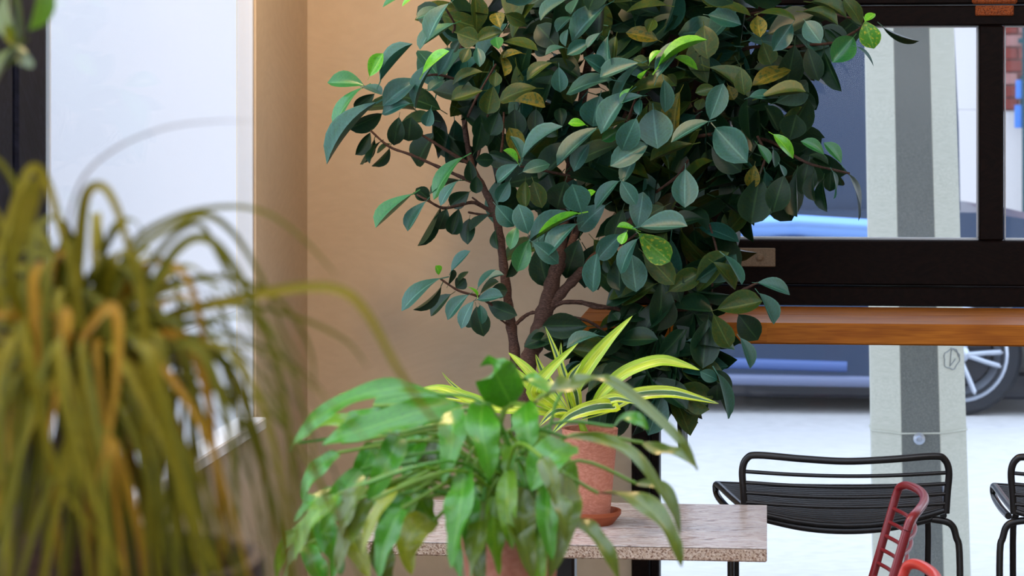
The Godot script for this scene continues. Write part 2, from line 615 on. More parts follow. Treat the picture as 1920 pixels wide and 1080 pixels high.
func room() -> void:
	var xr := 4.2
	var x1 := x_at(1185, WALL)
	slab("floor", Vector3(LEFT - 0.1, -0.1, -WALL - 0.2), Vector3(xr + 0.2, 0, 3.2), M.floor, "worn grey concrete café floor")
	# the ceiling has a long skylight: its cool light lies on the upward faces of all the plants
	var sk := [-0.9, 2.6, -4.9, -0.6]
	slab("ceiling", Vector3(LEFT - 0.1, 3.3, -WALL - 0.2), Vector3(xr + 0.2, 3.45, sk[2]), M.ceiling, "pale plaster ceiling above the fig tree")
	slab("ceiling_near", Vector3(LEFT - 0.1, 3.3, sk[3]), Vector3(xr + 0.2, 3.45, 3.2), M.ceiling, "pale plaster ceiling above the camera")
	slab("ceiling_left", Vector3(LEFT - 0.1, 3.3, sk[2]), Vector3(sk[0], 3.45, sk[3]), M.ceiling, "narrow ceiling strip left of the skylight")
	slab("ceiling_right", Vector3(sk[1], 3.3, sk[2]), Vector3(xr + 0.2, 3.45, sk[3]), M.ceiling, "ceiling right of the skylight")
	var sky_w := frame_node("window_6", "long skylight in the ceiling above the tables", Vector3((sk[0] + sk[1]) * 0.5, 3.42, (sk[2] + sk[3]) * 0.5))
	part("pane", box(Vector3(sk[1] - sk[0], 0.006, sk[3] - sk[2]), 0.001), M.glass, sky_w)
	for k in 3:
		part("glazing_bar", box(Vector3(0.05, 0.06, sk[3] - sk[2]), 0.004), M.steel, sky_w, Vector3((k - 1) * 0.9, 0.03, 0))
	slab("wall_back", Vector3(LEFT - 0.1, 0, -WALL - 0.2), Vector3(x1, 3.3, -WALL), M.plaster, "cream plaster wall behind the fig tree")
	slab("wall_back_lintel", Vector3(x1, 2.85, -WALL - 0.2), Vector3(xr, 3.3, -WALL), M.plaster, "cream plaster strip above the street window")
	slab("wall_right", Vector3(xr, 0, -WALL - 0.2), Vector3(xr + 0.2, 3.3, 3.2), M.plaster, "cream plaster wall on the right of the room")
	# left wall with two tall windows and a dark steel post between them
	var da := d_left(90)
	var db := d_left(480)
	var back := -0.05
	slab("wall_left", Vector3(LEFT + back, 0, -WALL), Vector3(LEFT, 3.3, -db), M.plaster, "narrow cream plaster pier between corner and tall left window")
	slab("wall_left_sill", Vector3(LEFT + back, 0, -db), Vector3(LEFT, 0.85, -da), M.plaster, "low plaster wall below the bright side window")
	slab("wall_left_low", Vector3(LEFT + back, 0, -da), Vector3(LEFT, 0.5, -0.3), M.plaster, "low plaster wall below the near side window")
	slab("wall_left_head", Vector3(LEFT + back, 3.0, -db), Vector3(LEFT, 3.3, -0.3), M.plaster, "plaster strip above the left windows")
	slab("wall_left_near", Vector3(LEFT + back, 0, -0.3), Vector3(LEFT, 3.3, 3.0), M.plaster, "plaster wall beside the camera on the left")
	var w := frame_node("window_1", "tall bright side window left of the plaster pier", Vector3(LEFT, 0.85, -(da + db) * 0.5))
	var pane := part("pane", box(Vector3(0.006, 2.15, db - da), 0.001), M.glass, w, Vector3(-0.012, 1.075, 0))
	part("glazing_bar", box(Vector3(0.02, 2.15, 0.008), 0.002), M.white_paint, w, Vector3(-0.02, 1.075, (da + db) * 0.5 - d_left(105)))
	part("jamb_lining", box(Vector3(0.04, 2.15, 0.012), 0.002), M.jamb, w, Vector3(-0.025, 1.075, -(db - da) * 0.5 + 0.006))
	part("window_sill", box(Vector3(0.075, 0.03, db - da), 0.004), M.white_paint, w, Vector3(-0.01, 0.015, 0))
	var p := frame_node("trim_1", "dark blue-black steel post left of the bright side window", Vector3(LEFT, 0, -da))
	tag(p, "dark blue-black steel post left of the bright side window", "post", "", "structure")
	var split := d_left(32)
	part("post_face", box(Vector3(0.12, 3.3, da - split - 0.012), 0.006), M.steel, p, Vector3(-0.062, 1.65, (da - split - 0.012) * 0.5))
	part("post_face", box(Vector3(0.15, 3.3, 0.55), 0.006), M.steel, p, Vector3(-0.078, 1.65, da - split + 0.285))
	part("post_groove", box(Vector3(0.05, 3.3, 0.03), 0.001), M.frame, p, Vector3(-0.04, 1.65, da - split))
	var w2 := frame_node("window_2", "second tall side window nearer than the steel post", Vector3(LEFT, 0.5, -1.75))
	part("pane", box(Vector3(0.006, 2.5, 2.9), 0.001), M.glass, w2, Vector3(-0.04, 1.25, 0))
	part("mullion", box(Vector3(0.06, 2.5, 0.05), 0.004), M.steel, w2, Vector3(-0.04, 1.25, 0))
	# the wall behind the camera, mostly glass: its daylight shows as sheen on the leaves
	slab("wall_front", Vector3(LEFT, 0, 3.0), Vector3(xr, 0.6, 3.2), M.plaster, "low wall behind the camera")
	slab("wall_front_head", Vector3(LEFT, 2.9, 3.0), Vector3(xr, 3.3, 3.2), M.plaster, "strip of wall above the shop window behind the camera")
	slab("wall_front_pier", Vector3(3.0, 0.6, 3.0), Vector3(xr, 2.9, 3.2), M.plaster, "pier beside the shop window behind the camera")
	var w3 := frame_node("window_3", "wide shop window behind the camera", Vector3((LEFT + 3.0) * 0.5, 0.6, 3.1))
	part("pane", box(Vector3(3.0 - LEFT, 2.3, 0.006), 0.001), M.glass, w3, Vector3(0, 1.15, 0))
	for k in 2:
		part("mullion", box(Vector3(0.06, 2.3, 0.06), 0.004), M.steel, w3, Vector3(-0.7 + 1.4 * k, 1.15, 0))
	# street window: dark timber frame, upper sashes, a transom row above, plain glass below the bar
	var d := WALL - 0.05
	var u := frame_node("window_4", "upper street window with dark brown frame above the oak bar", Vector3(x1, y_at(570, d), -WALL))
	var R := 2900.0
	member(u, "corner_post", 1186, 1330, -500, 572, d + 0.02, 0.14, M.frame)
	member(u, "stile", 1332, 1369, 12, 533, d, 0.09, M.frame)
	member(u, "bottom_rail", 1369.5, R, 449, 533, d, 0.09, M.frame)
	member(u, "sill_rail", 1330.5, R, 537, 572, d - 0.012, 0.12, M.frame)
	member(u, "top_rail", 1369.5, R, 12, 49, d, 0.09, M.frame)
	member(u, "transom_rail", 1330.5, R, -60, 9, d + 0.008, 0.12, M.frame)
	member(u, "head_rail", 1330.5, R, -620, -500, d + 0.008, 0.12, M.frame)
	for q in [[1836.0, 1882.0], [2340.0, 2386.0], [2850.0, 2896.0]]:
		member(u, "mullion", q[0], q[1], 49.5, 448.5, d, 0.09, M.frame)
		member(u, "mullion", q[0], q[1], -499, -61, d + 0.01, 0.10, M.frame)
	for q in [[1370.0, 1835.0], [1883.0, 2339.0], [2387.0, 2849.0]]:
		member(u, "pane", q[0], q[1], 49.5, 448.5, d + 0.045, 0.006, M.glass, 0.001)
		member(u, "transom_pane", q[0], q[1], -499, -61, d + 0.06, 0.006, M.glass, 0.001)
		var b := [[q[0], q[1], 443.5, 448.5], [q[0], q[1], 49.5, 53.0], [q[1] - 4.0, q[1], 53.0, 443.5], [q[0], q[0] + 3.0, 53.0, 443.5]]
		for e in b:
			var rebate_light := member(u, "lit_rebate", e[0], e[1], e[2], e[3], d + 0.028, 0.012, M.rebate_light, 0.002)
			rebate_light.set_meta("label", "thin strip coloured pale for sky light on the rebate")
	var plate := member(u, "latch_plate", 1334, 1454, 465, 500, d - 0.012, 0.012, M.plate, 0.002)
	plate.set_meta("label", "weathered tan metal latch plate")
	var knob := part("screw", lathe([[0.0, 0.0], [0.011, 0.0], [0.011, 0.003], [0.006, 0.006], [0.0, 0.006]], 16), M.plate, plate, Vector3(x_at(1425, d) - x_at(1394, d), 0, 0.006))
	knob.rotation.x = PI / 2
	var keep := member(u, "latch_keep", 1272, 1328, 474, 494, d - 0.004, 0.02, M.plate, 0.003)
	member(u, "latch_bar", 1326, 1332, 440, 492, d - 0.02, 0.02, M.plate, 0.002)
	keep.set_meta("label", "tan metal keep of the latch")
	var hinge := member(u, "hinge", 1829, 1901, 12, 31, d - 0.008, 0.01, M.rust, 0.002)
	hinge.set_meta("label", "rusty orange hinge on the dark frame")
	member(u, "hinge_knuckle", 1823, 1908, -14, 9, d - 0.01, 0.022, M.rust, 0.006)
	var l := frame_node("window_5", "lower street window glass below the oak bar", Vector3(x1, 0, -WALL))
	member(l, "corner_post", 1186, 1216, 574, 1340, d + 0.02, 0.14, M.frame)
	member(l, "corner_post", 1219, 1236, 574, 1340, d + 0.03, 0.12, M.frame)
	member(l, "pane", 1236.5, R, 574, 1300, d + 0.06, 0.006, M.glass, 0.001)
	member(l, "bottom_rail", 1236.5, R, 1300, 1339, d + 0.02, 0.12, M.frame)
	slab("wall_back_right", Vector3(x_at(R, d), 0, -WALL - 0.2), Vector3(xr, 2.85, -WALL), M.plaster, "cream plaster wall right of the street window")

# ------------------------------------------------------------------ the street
func outside() -> void:
	slab("pavement", Vector3(-40, GROUND - 0.2, -60), Vector3(40, GROUND, 30), M.paving, "bright pale street paving outside the windows")
	slab("parapet", Vector3(LEFT - 0.1, 3.46, -WALL - 0.2), Vector3(4.4, 5.2, -WALL + 0.1), M.render, "parapet of the café front above the street window")
	var aw := thing("added_awning", "dark canvas added unseen above the street window to shade the post", "added_awning", Vector3(1.2, 2.95, -WALL - 0.23))  # out of view, added to keep sky light off the post's front
	part("canvas", extrude([Vector2(0, 0.35), Vector2(0, 0.37), Vector2(1.5, 0.02), Vector2(1.5, -0.2), Vector2(1.48, -0.2), Vector2(1.48, 0.0)], 5.2), M.canvas, aw, Vector3(2.6, 0, 0)).rotation.y = PI / 2
	for x in [-2.4, 2.4]:
		part("arm", tube([Vector3(x, 0.0, 0), Vector3(x, -0.02, -1.46)], 0.015, 8), M.black_metal, aw)
	var fac := thing("neighbour_house", "plain white rendered house across the side street, seen through left window", "building", Vector3(-4.6, GROUND, -26))
	part("wall", box(Vector3(0.4, 9.0, 36), 0.01), M.render, fac, Vector3(-0.2, 4.5, 0))
	part("plinth", box(Vector3(0.05, 0.35, 36), 0.01), M.render, fac, Vector3(0.02, 0.175, 0))
	concrete_post()
	van()
	# house across the street: white ground floor, brick above
	var d := 24.0
	var base := at(1860, 0, d)
	var h := thing("brick_house", "distant house of red brick over a white ground floor, through right pane", "building", Vector3(base.x, GROUND, -d))
	var k := F / d
	var yb := y_at(207, d, 1890) - GROUND
	part("ground_floor_wall", box(Vector3(9, yb, 0.4), 0.01), M.render, h, Vector3(2, yb * 0.5, -0.2))
	part("mortar_wall", box(Vector3(7, 6.0, 0.36), 0.01), M.brick[2], h, Vector3(3.5 + (1850 - 1860) / k, yb + 3.0, -0.2))
	part("rendered_wall", box(Vector3(2.4, 6.0, 0.38), 0.01), M.render, h, Vector3(-1.26, yb + 3.0, -0.2))
	var bm := [box(Vector3(0.235, 0.105, 0.05), 0.006), box(Vector3(0.235, 0.105, 0.06), 0.006)]
	for row in 14:
		for c in 6:
			var o := part("brick", bm[(row + c) % 2], M.brick[[0, 1, 2, 0, 0, 1, 2, 2, 0, 1][(row * 3 + c * 2 + row / 3) % 10]], h, Vector3(0.12 + c * 0.25 + (0.125 if row % 2 else 0.0), yb + 0.06 + row * 0.122, 0.0))
	var pipe := thing("drainpipe", "dark teal drainpipe on the distant brick house", "pipe", Vector3(x_at(1924, d - 0.1), GROUND, -d + 0.2))
	part("pipe", tube([Vector3(0, 0, 0), Vector3(0, 5, 0)], 0.05, 10), M.teal, pipe)
	part("bracket", box(Vector3(0.16, 0.05, 0.1), 0.004), M.teal, pipe, Vector3(0, 2.4, -0.03))
	var sign := thing("wall_sign", "small bright blue sign on the distant brick house", "sign", Vector3(x_at(1916, d - 0.2), y_at(240, d - 0.2, 1916), -d + 0.16))
	part("sign_plate", box(Vector3(0.13, 0.22, 0.03), 0.006), M.blue_sign, sign, Vector3(0, 0.11, 0))
	part("sign_plate", box(Vector3(0.11, 0.18, 0.03), 0.006), M.blue_sign, sign, Vector3(0, 0.37, 0))
	part("rail", box(Vector3(0.02, 0.5, 0.03), 0.003), M.teal, sign, Vector3(0.0, 0.25, -0.03))

func concrete_post() -> void:
	var d := 9.0
	var foot := at(1728, 1104, d)
	var p := thing("concrete_post", "pale eight-sided concrete street post outside the window", "post", Vector3(foot.x, GROUND, -d))
	p.rotation.z = 0.0225
	var st := new_st()
	st.set_smooth_group(-1)
	var H := 4.2
	for k in 8:
		var a := TAU * (k + 0.5) / 8 + PI / 2
		var b := TAU * (k + 1.5) / 8 + PI / 2
		var r0 := 0.187
		var r1 := 0.152
		var v := [Vector3(cos(a) * r0, 0, sin(a) * r0), Vector3(cos(b) * r0, 0, sin(b) * r0), Vector3(cos(b) * r1, H, sin(b) * r1), Vector3(cos(a) * r1, H, sin(a) * r1)]
		quad(st, v[0], v[1], v[2], v[3])
		st.add_vertex(Vector3(0, H, 0)); st.add_vertex(v[3]); st.add_vertex(v[2])
	part("shaft", done(st), M.concrete, p)
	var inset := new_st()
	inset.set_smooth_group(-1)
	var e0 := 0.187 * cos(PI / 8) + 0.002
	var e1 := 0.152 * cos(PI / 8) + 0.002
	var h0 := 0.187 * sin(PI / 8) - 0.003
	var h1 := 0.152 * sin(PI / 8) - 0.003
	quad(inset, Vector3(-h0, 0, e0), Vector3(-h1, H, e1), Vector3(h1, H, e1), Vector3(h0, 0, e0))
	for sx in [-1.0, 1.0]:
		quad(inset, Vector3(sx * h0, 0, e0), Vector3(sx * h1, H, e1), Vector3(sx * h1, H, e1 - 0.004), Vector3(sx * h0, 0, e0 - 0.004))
	var front_part := part("front_strip", done(inset), M.post_front, p)
	front_part.set_meta("label", "dark grey speckled strip down the post's front")
	var ys := y_at(801, d, 1717) - GROUND
	var ring := []
	var rr := 0.187 - 0.035 * ys / H + 0.002
	for k in 8:
		var a := TAU * (k + 0.5) / 8 + PI / 2
		ring.append(Vector3(cos(a) * rr, ys, sin(a) * rr))
	var strap := part("strap", tube(ring, 0.0035, 6, true), M.concrete, p)
	strap.set_meta("label", "thin pale strap round the post")
	var bolt := part("bolt", lathe([[0.0, 0.0], [0.021, 0.0], [0.021, 0.008], [0.012, 0.012], [0.010, 0.026], [0.0, 0.028]], 20), M.zinc, p, Vector3(-0.006, ys - 0.018, rr * cos(PI / 8) + 0.001))
	bolt.rotation.x = PI / 2
	bolt.set_meta("label", "round metal bolt head")
	# a pen scribble on the right-hand face
	var ym := y_at(668, d, 1777) - GROUND
	var rm := (0.187 - 0.035 * ym / H) * cos(PI / 8) + 0.0015
	var nrm := Vector3(sin(PI / 4), 0, cos(PI / 4))
	var sd := Vector3(cos(PI / 4), 0, -sin(PI / 4))
	var loop := []
	for k in 26:
		var a := TAU * k / 20.0
		var r := 0.036 + 0.004 * sin(k * 1.7)
		loop.append(nrm * rm + Vector3(0, ym, 0) + sd * cos(a) * r * 1.15 + Vector3.UP * sin(a) * r)
	for k in 5:
		loop.append(nrm * rm + Vector3(0, ym, 0) + sd * (-0.01 + 0.008 * k) + Vector3.UP * (-0.025 + 0.006 * k))
	var mark := part("scribble", tube(loop, 0.0016, 5), M.marker, p)
	mark.set_meta("label", "faint pen scribble in a loop")

func van() -> void:
	var d := 14.2
	var o := at(1800, 0, d)
	var S := F / (-o.x * sin(YAW) + d * cos(YAW))
	var gy := HORIZON + (EYE - GROUND) * S
	var v := thing("parked_van", "slate blue van parked across the street behind the concrete post", "van", Vector3(o.x, GROUND, -d))
	var L := func(px: float, py: float) -> Vector2: return Vector2((px - 1800.0) / S, (gy - py) / S)
	var wy: float = 0.355
	var body := [L.call(780, 395), L.call(1640, 395), L.call(1795, 398), L.call(1850, 399), L.call(1930, 411), L.call(2060, 440), L.call(2095, 500), L.call(2100, 715), ]
	var arch := func(cx: float) -> Array:
		var a := []
		for k in 13:
			var t := PI * k / 12.0
			a.append(Vector2(cx + cos(t) * 0.40, wy + sin(t) * 0.40))
		return a
	body.append_array([Vector2(0.40, (gy - 722) / S)])
	body.append_array(arch.call(0.0).slice(1, 12))
	body.append_array([Vector2(-0.40, (gy - 722) / S), Vector2(-2.3, (gy - 722) / S)])
	body.append(L.call(780, 722))
	body.reverse()
	var b := part("body", extrude(body, 1.75), M.van_paint, v, Vector3(0, 0, -1.75))
	var cab := [L.call(780, 396), L.call(1802, 396), L.call(1799, 240), L.call(1790, 50), L.call(1770, -60), L.call(1700, -110), L.call(820, -110), L.call(785, -60)]
	part("cabin", extrude(cab, 1.66), M.van_paint, v, Vector3(0, 0, -1.71))
	var win := [L.call(1652, 372), L.call(1786, 372), L.call(1780, 130), L.call(1760, 90), L.call(1670, 90), L.call(1655, 120)]
	part("door_window", extrude(win, 0.02), M.van_glass, v, Vector3(0, 0, -0.06))
	var x0: float = L.call(790, 0).x
	part("shoulder_line", tube([Vector3(x0, (gy - 440) / S, -0.06), Vector3(L.call(1500, 0).x, (gy - 424) / S, -0.06), Vector3(L.call(1640, 0).x, (gy - 432) / S, -0.06), Vector3(L.call(1790, 0).x, (gy - 446) / S, -0.06)], 0.085, 16), M.van_sky_sheen, v)
	part("side_moulding", tube([Vector3(x0, (gy - 674) / S, -0.012), Vector3(L.call(1590, 0).x, (gy - 690) / S, -0.012)], 0.034, 14), M.moulding_sheen, v)
	part("side_sill", tube([Vector3(x0, (gy - 712) / S, -0.01), Vector3(-0.44, (gy - 718) / S, -0.01)], 0.034, 14), M.trim_grey, v)
	part("side_sill", tube([Vector3(0.42, (gy - 724) / S, -0.01), Vector3(0.9, (gy - 730) / S, -0.01)], 0.03, 14), M.trim_grey, v)
	part("underbody", box(Vector3(3.6, 0.16, 1.5), 0.02), M.van_dark, v, Vector3(-1.3, 0.16, -0.9))
	part("door_handle", tube([Vector3(-1.05, (gy - 470) / S, 0.02), Vector3(-0.88, (gy - 470) / S, 0.02)], 0.014, 8), M.trim_grey, v)
	for cx in [0.0, -3.05]:
		for z in [-0.12, -1.6]:
			var w := part("wheel", lathe([[0.235, -0.10], [0.33, -0.10], [0.355, -0.07], [0.355, 0.07], [0.33, 0.10], [0.235, 0.10], [0.235, -0.10]], 40), M.tyre, v, Vector3(cx, wy, z))
			w.rotation.x = PI / 2
			if z > -1.0:
				var rim := part("rim", lathe([[0.27, 0.06], [0.275, 0.105], [0.26, 0.11], [0.225, 0.05], [0.20, 0.0]], 40), M.alloy, w)
				var st := new_st()
				for k in 5:
					for sgn: float in [-1.0, 1.0]:
						var a := TAU * (k + 0.10) / 5 + sgn * 0.17
						var a2 := TAU * (k + 0.10) / 5 + sgn * 0.06
						add_tube(st, [Vector3(cos(a2) * 0.05, 0.075, sin(a2) * 0.05), Vector3(cos(a) * 0.15, 0.08, sin(a) * 0.15), Vector3(cos(a) * 0.245, 0.085, sin(a) * 0.245)], [0.018, 0.016, 0.018], 8)
				part("spokes", done(st), M.alloy, w)
				part("hub_cap", lathe([[0.0, 0.06], [0.055, 0.06], [0.055, 0.085], [0.03, 0.10], [0.0, 0.10]], 24), M.alloy, w)
				part("brake_disc", lathe([[0.0, 0.0], [0.19, 0.0], [0.19, 0.015], [0.0, 0.015]], 30), M.van_dark, w)

# ------------------------------------------------------------------ bar and stools
func window_bar() -> void:
	var d0 := 6.10
	var d1 := 6.612
	var xl := x_at(1080, d0)
	var ytop := y_at(605, d0)
	var th := ytop - y_at(645, d0)
	var xr := 3.3
	var bar := thing("window_bar", "long oak window bar under the dark frame, behind the fig tree", "counter", Vector3((xl + xr) * 0.5, ytop - th, -(d0 + d1) * 0.5))
	var half := (d1 - d0) * 0.5
	part("plank", box(Vector3(xr - xl, th, half - 0.001), 0.004), M.oak, bar, Vector3(0, th * 0.5, half * 0.5))
	part("plank", box(Vector3(xr - xl, th, half - 0.001), 0.004), M.oak, bar, Vector3(0, th * 0.5, -half * 0.5))
	for x in [xl + 0.25, 1.2, 2.3]:
		var st := new_st()
		add_tube(st, [Vector3(0, -0.015, half - 0.12), Vector3(0, -0.015, -half + 0.03), Vector3(0, -0.34, -half + 0.03), Vector3(0, -0.015, half - 0.12)], 0.012, 8)
		part("bracket", done(st), M.black_metal, bar, Vector3(x - (xl + xr) * 0.5, 0, 0))
	var x1 := x_at(1585, 5.85)
	var s1 := make_stool("black wire bar stool with low back, behind the stone table's right end", Vector3(x1 - 0.012, 0, -6.05), 0.062)
	var x2 := x_at(2095, 5.85)
	var s2 := make_stool("black wire bar stool cut off by the picture's right edge", Vector3(x2 + 0.02, 0, -6.05), -0.10)

func make_stool(label: String, where: Vector3, turn: float) -> Node3D:
	var s := thing("bar_stool", label, "stool", where, turn, "black wire stools at the window bar")
	var r := 0.0085
	# low backrest: an arch of tube with rods across
	var arch := []
	for p in [[-0.237, 0.69, 0.195], [-0.240, 0.74, 0.197], [-0.243, 0.790, 0.20], [-0.232, 0.818, 0.203], [-0.205, 0.826, 0.208], [-0.10, 0.820, 0.224], [0, 0.816, 0.230]]:
		arch.append(Vector3(p[0], p[1], p[2]))
	var full := arch.duplicate()
	for i in range(arch.size() - 2, -1, -1):
		full.append(Vector3(-arch[i].x, arch[i].y, arch[i].z))
	part("back_frame", tube(smooth_path(full, 6), r, 12), M.black_metal, s)
	for y in [0.786, 0.760, 0.736, 0.713]:
		var sag := -0.006
		part("back_rod", tube(smooth_path([Vector3(-0.24, y, 0.198), Vector3(-0.12, y + sag * 0.7, 0.217), Vector3(0, y + sag, 0.223), Vector3(0.12, y + sag * 0.7, 0.217), Vector3(0.24, y, 0.198)], 5), 0.0046, 8), M.black_metal, s)
	# seat of rods, dished and rising at the sides
	for k in 20:
		var t := k / 19.0                       # 0 at the back (near), 1 at the front (far)
		var z := 0.195 - 0.40 * t
		var w := lerpf(0.236, 0.286, t)
		var dip := lerpf(0.040, 0.006, t)
		var y := lerpf(0.697, 0.694, t)
		var pts := []
		for i in 9:
			var u := -1.0 + i * 0.25
			pts.append(Vector3(u * w, y - dip * (1.0 - u * u), z - 0.012 * (1.0 - u * u) * (1.0 - t)))
		part("seat_rod", tube(pts, 0.0046 if k > 0 and k < 19 else 0.0075, 8), M.black_metal, s)
	for sx in [-1.0, 1.0]:
		var side := smooth_path([Vector3(sx * 0.237, 0.697, 0.195), Vector3(sx * 0.262, 0.696, 0.0), Vector3(sx * 0.285, 0.694, -0.195), Vector3(sx * 0.289, 0.680, -0.212), Vector3(sx * 0.284, 0.664, -0.19), Vector3(sx * 0.268, 0.657, -0.08), Vector3(sx * 0.25, 0.66, 0.05)], 6)
		part("seat_side", tube(side, r, 10), M.black_metal, s)
	# two hoops of leg tube
	for q in [[0.185, 0.235, 0.262, 0.285, 0.235], [-0.15, 0.205, 0.232, 0.255, -0.235]]:
		var z: float = q[0]
		for sx in [-1.0, 1.0]:
			var pts := [Vector3(sx * (q[1] - 0.03), 0.674, z), Vector3(sx * (q[1] + 0.012), 0.664, z), Vector3(sx * q[2], 0.632, z), Vector3(sx * (q[2] + 0.008), 0.56, lerpf(z, q[4], 0.12)), Vector3(sx * q[3] * 0.93, 0.16, lerpf(z, q[4], 0.75)), Vector3(sx * q[3] * 0.96, 0.008, q[4])]
			part("leg", tube(smooth_path(pts, 5), r, 10), M.black_metal, s)
	for q in [[0.180, 0.205, 0.674, 0.644], [-0.15, 0.175, 0.674, 0.676]]:
		part("cross_tube", tube(smooth_path([Vector3(-q[1], q[2], q[0]), Vector3(-q[1] * 0.5, lerpf(q[2], q[3], 0.75), q[0]), Vector3(0, q[3], q[0]), Vector3(q[1] * 0.5, lerpf(q[2], q[3], 0.75), q[0]), Vector3(q[1], q[2], q[0])], 5), r, 10), M.black_metal, s)
	var ring := []
	for c in [[-1, 1], [1, 1], [1, -1], [-1, -1]]:
		ring.append(Vector3(c[0] * (0.275 if c[1] > 0 else 0.248), 0.27, 0.213 if c[1] > 0 else -0.203))
	part("foot_rail", tube(ring, 0.007, 8, true), M.black_metal, s)
	return s

# ------------------------------------------------------------------ table and red chairs
func table_and_chairs() -> void:
	var d0 := 5.20
	var d1 := 5.76
	var xr := x_at(1438, d0)
	var xl := x_at(622, d0)
	var top := y_at(1025, d0, 1300)
	var th := top - y_at(1052, d0, 1300)
	var t := thing("stone_table", "speckled cream stone table carrying the terracotta pot", "table", Vector3((xl + xr) * 0.5, 0, -(d0 + d1) * 0.5))
	part("tabletop", box(Vector3(xr - xl, 0.003, d1 - d0), 0.001), M.stone_top, t, Vector3(0, top - 0.0015, 0))
	var edge := part("cut_edge", box(Vector3(xr - xl, th - 0.003, d1 - d0), 0.003), M.stone_cut, t, Vector3(0, top - 0.003 - (th - 0.003) * 0.5, 0))
	edge.set_meta("label", "rough speckled cut edge of the stone slab")
	var leg_x := x_at(1046, 5.48) - t.position.x
	part("column", box(Vector3(0.08, top - th - 0.02, 0.08), 0.006), M.black_metal, t, Vector3(leg_x, 0.02 + (top - th - 0.02) * 0.5, 0))
	part("base_plate", box(Vector3(0.55, 0.02, 0.45), 0.006), M.black_metal, t, Vector3(leg_x, 0.01, 0))
	var a := at(1703, 960, 5.03)
	make_chair("dark red slatted metal chair turned sideways at the stone table", Vector3(a.x, 0, -5.25), M.red_metal)
	var b := at(1690, 1035, 4.54)
	make_chair("brighter coral red metal chair, only its curved top rail showing, bottom edge", Vector3(b.x + 0.005, 0, -4.32), M.coral_metal)

# seen from its side: it faces the table at its left (local -x)
func make_chair(label: String, where: Vector3, m: Material) -> void:
	var c := thing("metal_chair", label, "chair", where, 0.0, "red metal chairs by the stone table")
	var up := func(y: float) -> float: return -0.285 * (0.80 - y) - 0.12 * pow(maxf(0.0, 0.62 - y), 2.0)
	var r := 0.0095
	for s in [1.0, -1.0]:
		var pts := []
		for y in [0.44, 0.52, 0.60, 0.68, 0.75, 0.79]:
			pts.append(Vector3(up.call(y), y, s * 0.215))
		part("back_post", tube(smooth_path(pts, 4), r, 10), m, c)
	var rail := [Vector3(up.call(0.79), 0.79, 0.215), Vector3(0.006, 0.812, 0.208), Vector3(0.022, 0.822, 0.17), Vector3(0.040, 0.826, 0.08), Vector3(0.045, 0.827, 0.0)]
	for i in range(3, -1, -1):
		rail.append(Vector3(rail[i].x, rail[i].y, -rail[i].z))
	part("top_rail", tube(smooth_path(rail, 6), r, 10), m, c)
	for k in 9:
		var y := 0.765 - 0.030 * k
		var x: float = up.call(y)
		part("back_slat", tube(smooth_path([Vector3(x, y, 0.215), Vector3(x + 0.026, y, 0.12), Vector3(x + 0.036, y, 0.0), Vector3(x + 0.026, y, -0.12), Vector3(x, y, -0.215)], 5), 0.0045, 8), m, c)
	part("brace", tube(smooth_path([Vector3(up.call(0.77), 0.77, 0.215), Vector3(0.02, 0.79, 0.10), Vector3(0.038, 0.80, 0)], 5), 0.004, 8), m, c)
	var seat := [Vector3(-0.12, 0.445, 0.215), Vector3(-0.50, 0.455, 0.215), Vector3(-0.525, 0.455, 0.19), Vector3(-0.525, 0.455, -0.19), Vector3(-0.50, 0.455, -0.215), Vector3(-0.12, 0.445, -0.215)]
	part("seat_frame", tube(seat, r, 10, true), m, c)
	for k in 11:
		var x := -0.155 - 0.034 * k
		part("seat_slat", tube([Vector3(x, 0.447, -0.21), Vector3(x, 0.441, 0), Vector3(x, 0.447, 0.21)], 0.006, 8), m, c)
	for s in [1.0, -1.0]:
		part("leg", tube([Vector3(-0.12, 0.445, s * 0.215), Vector3(-0.03, 0.005, s * 0.225)], r, 10), m, c)
		part("leg", tube([Vector3(-0.49, 0.45, s * 0.212), Vector3(-0.53, 0.005, s * 0.225)], r, 10), m, c)

# ------------------------------------------------------------------ lamps (above the frame)
func lamps() -> void:
	lamp("warm opal globe pendant above the corner by the plaster pier", Vector3(-0.86, 2.55, -5.3), 0.10, 0.95)
	lamp("warm opal globe pendant above the red chairs", Vector3(1.35, 2.5, -4.0), 0.12, 0.35)
	lamp("warm opal globe pendant above the palm", Vector3(-0.85, 2.45, -1.25), 0.12, 0.5)

func lamp(label: String, where: Vector3, r: float, e: float) -> void:
	var p := thing("pendant_lamp", label, "lamp", where, 0.0, "globe pendant lamps")
	var m := mat(Color(1.0, 0.9, 0.75), 0.4)
	m.emission_enabled = true
	m.emission = Color(1.0, 0.78, 0.5)
	m.emission_energy_multiplier = 1.2
	var prof := []
	for k in 17:
		var a := -PI / 2 + PI * k / 16.0
		prof.append([cos(a) * r, sin(a) * r])
	part("globe", lathe(prof, 28), m, p)
	part("cap", lathe([[0.0, r * 0.93], [0.035, r * 0.93], [0.03, r + 0.04], [0.0, r + 0.05]], 20), M.black_metal, p)
	part("cord", tube([Vector3(0, r + 0.045, 0), Vector3(0, 3.3 - where.y, 0)], 0.004, 6), M.black_metal, p)
	var l := OmniLight3D.new()
	l.name = "lamp_light"
	l.light_color = Color(1.0, 0.83, 0.62)
	l.light_energy = e
	l.light_size = r
	l.omni_range = 14.0
	l.omni_attenuation = 2.0
	l.shadow_enabled = true
	p.add_child(l)

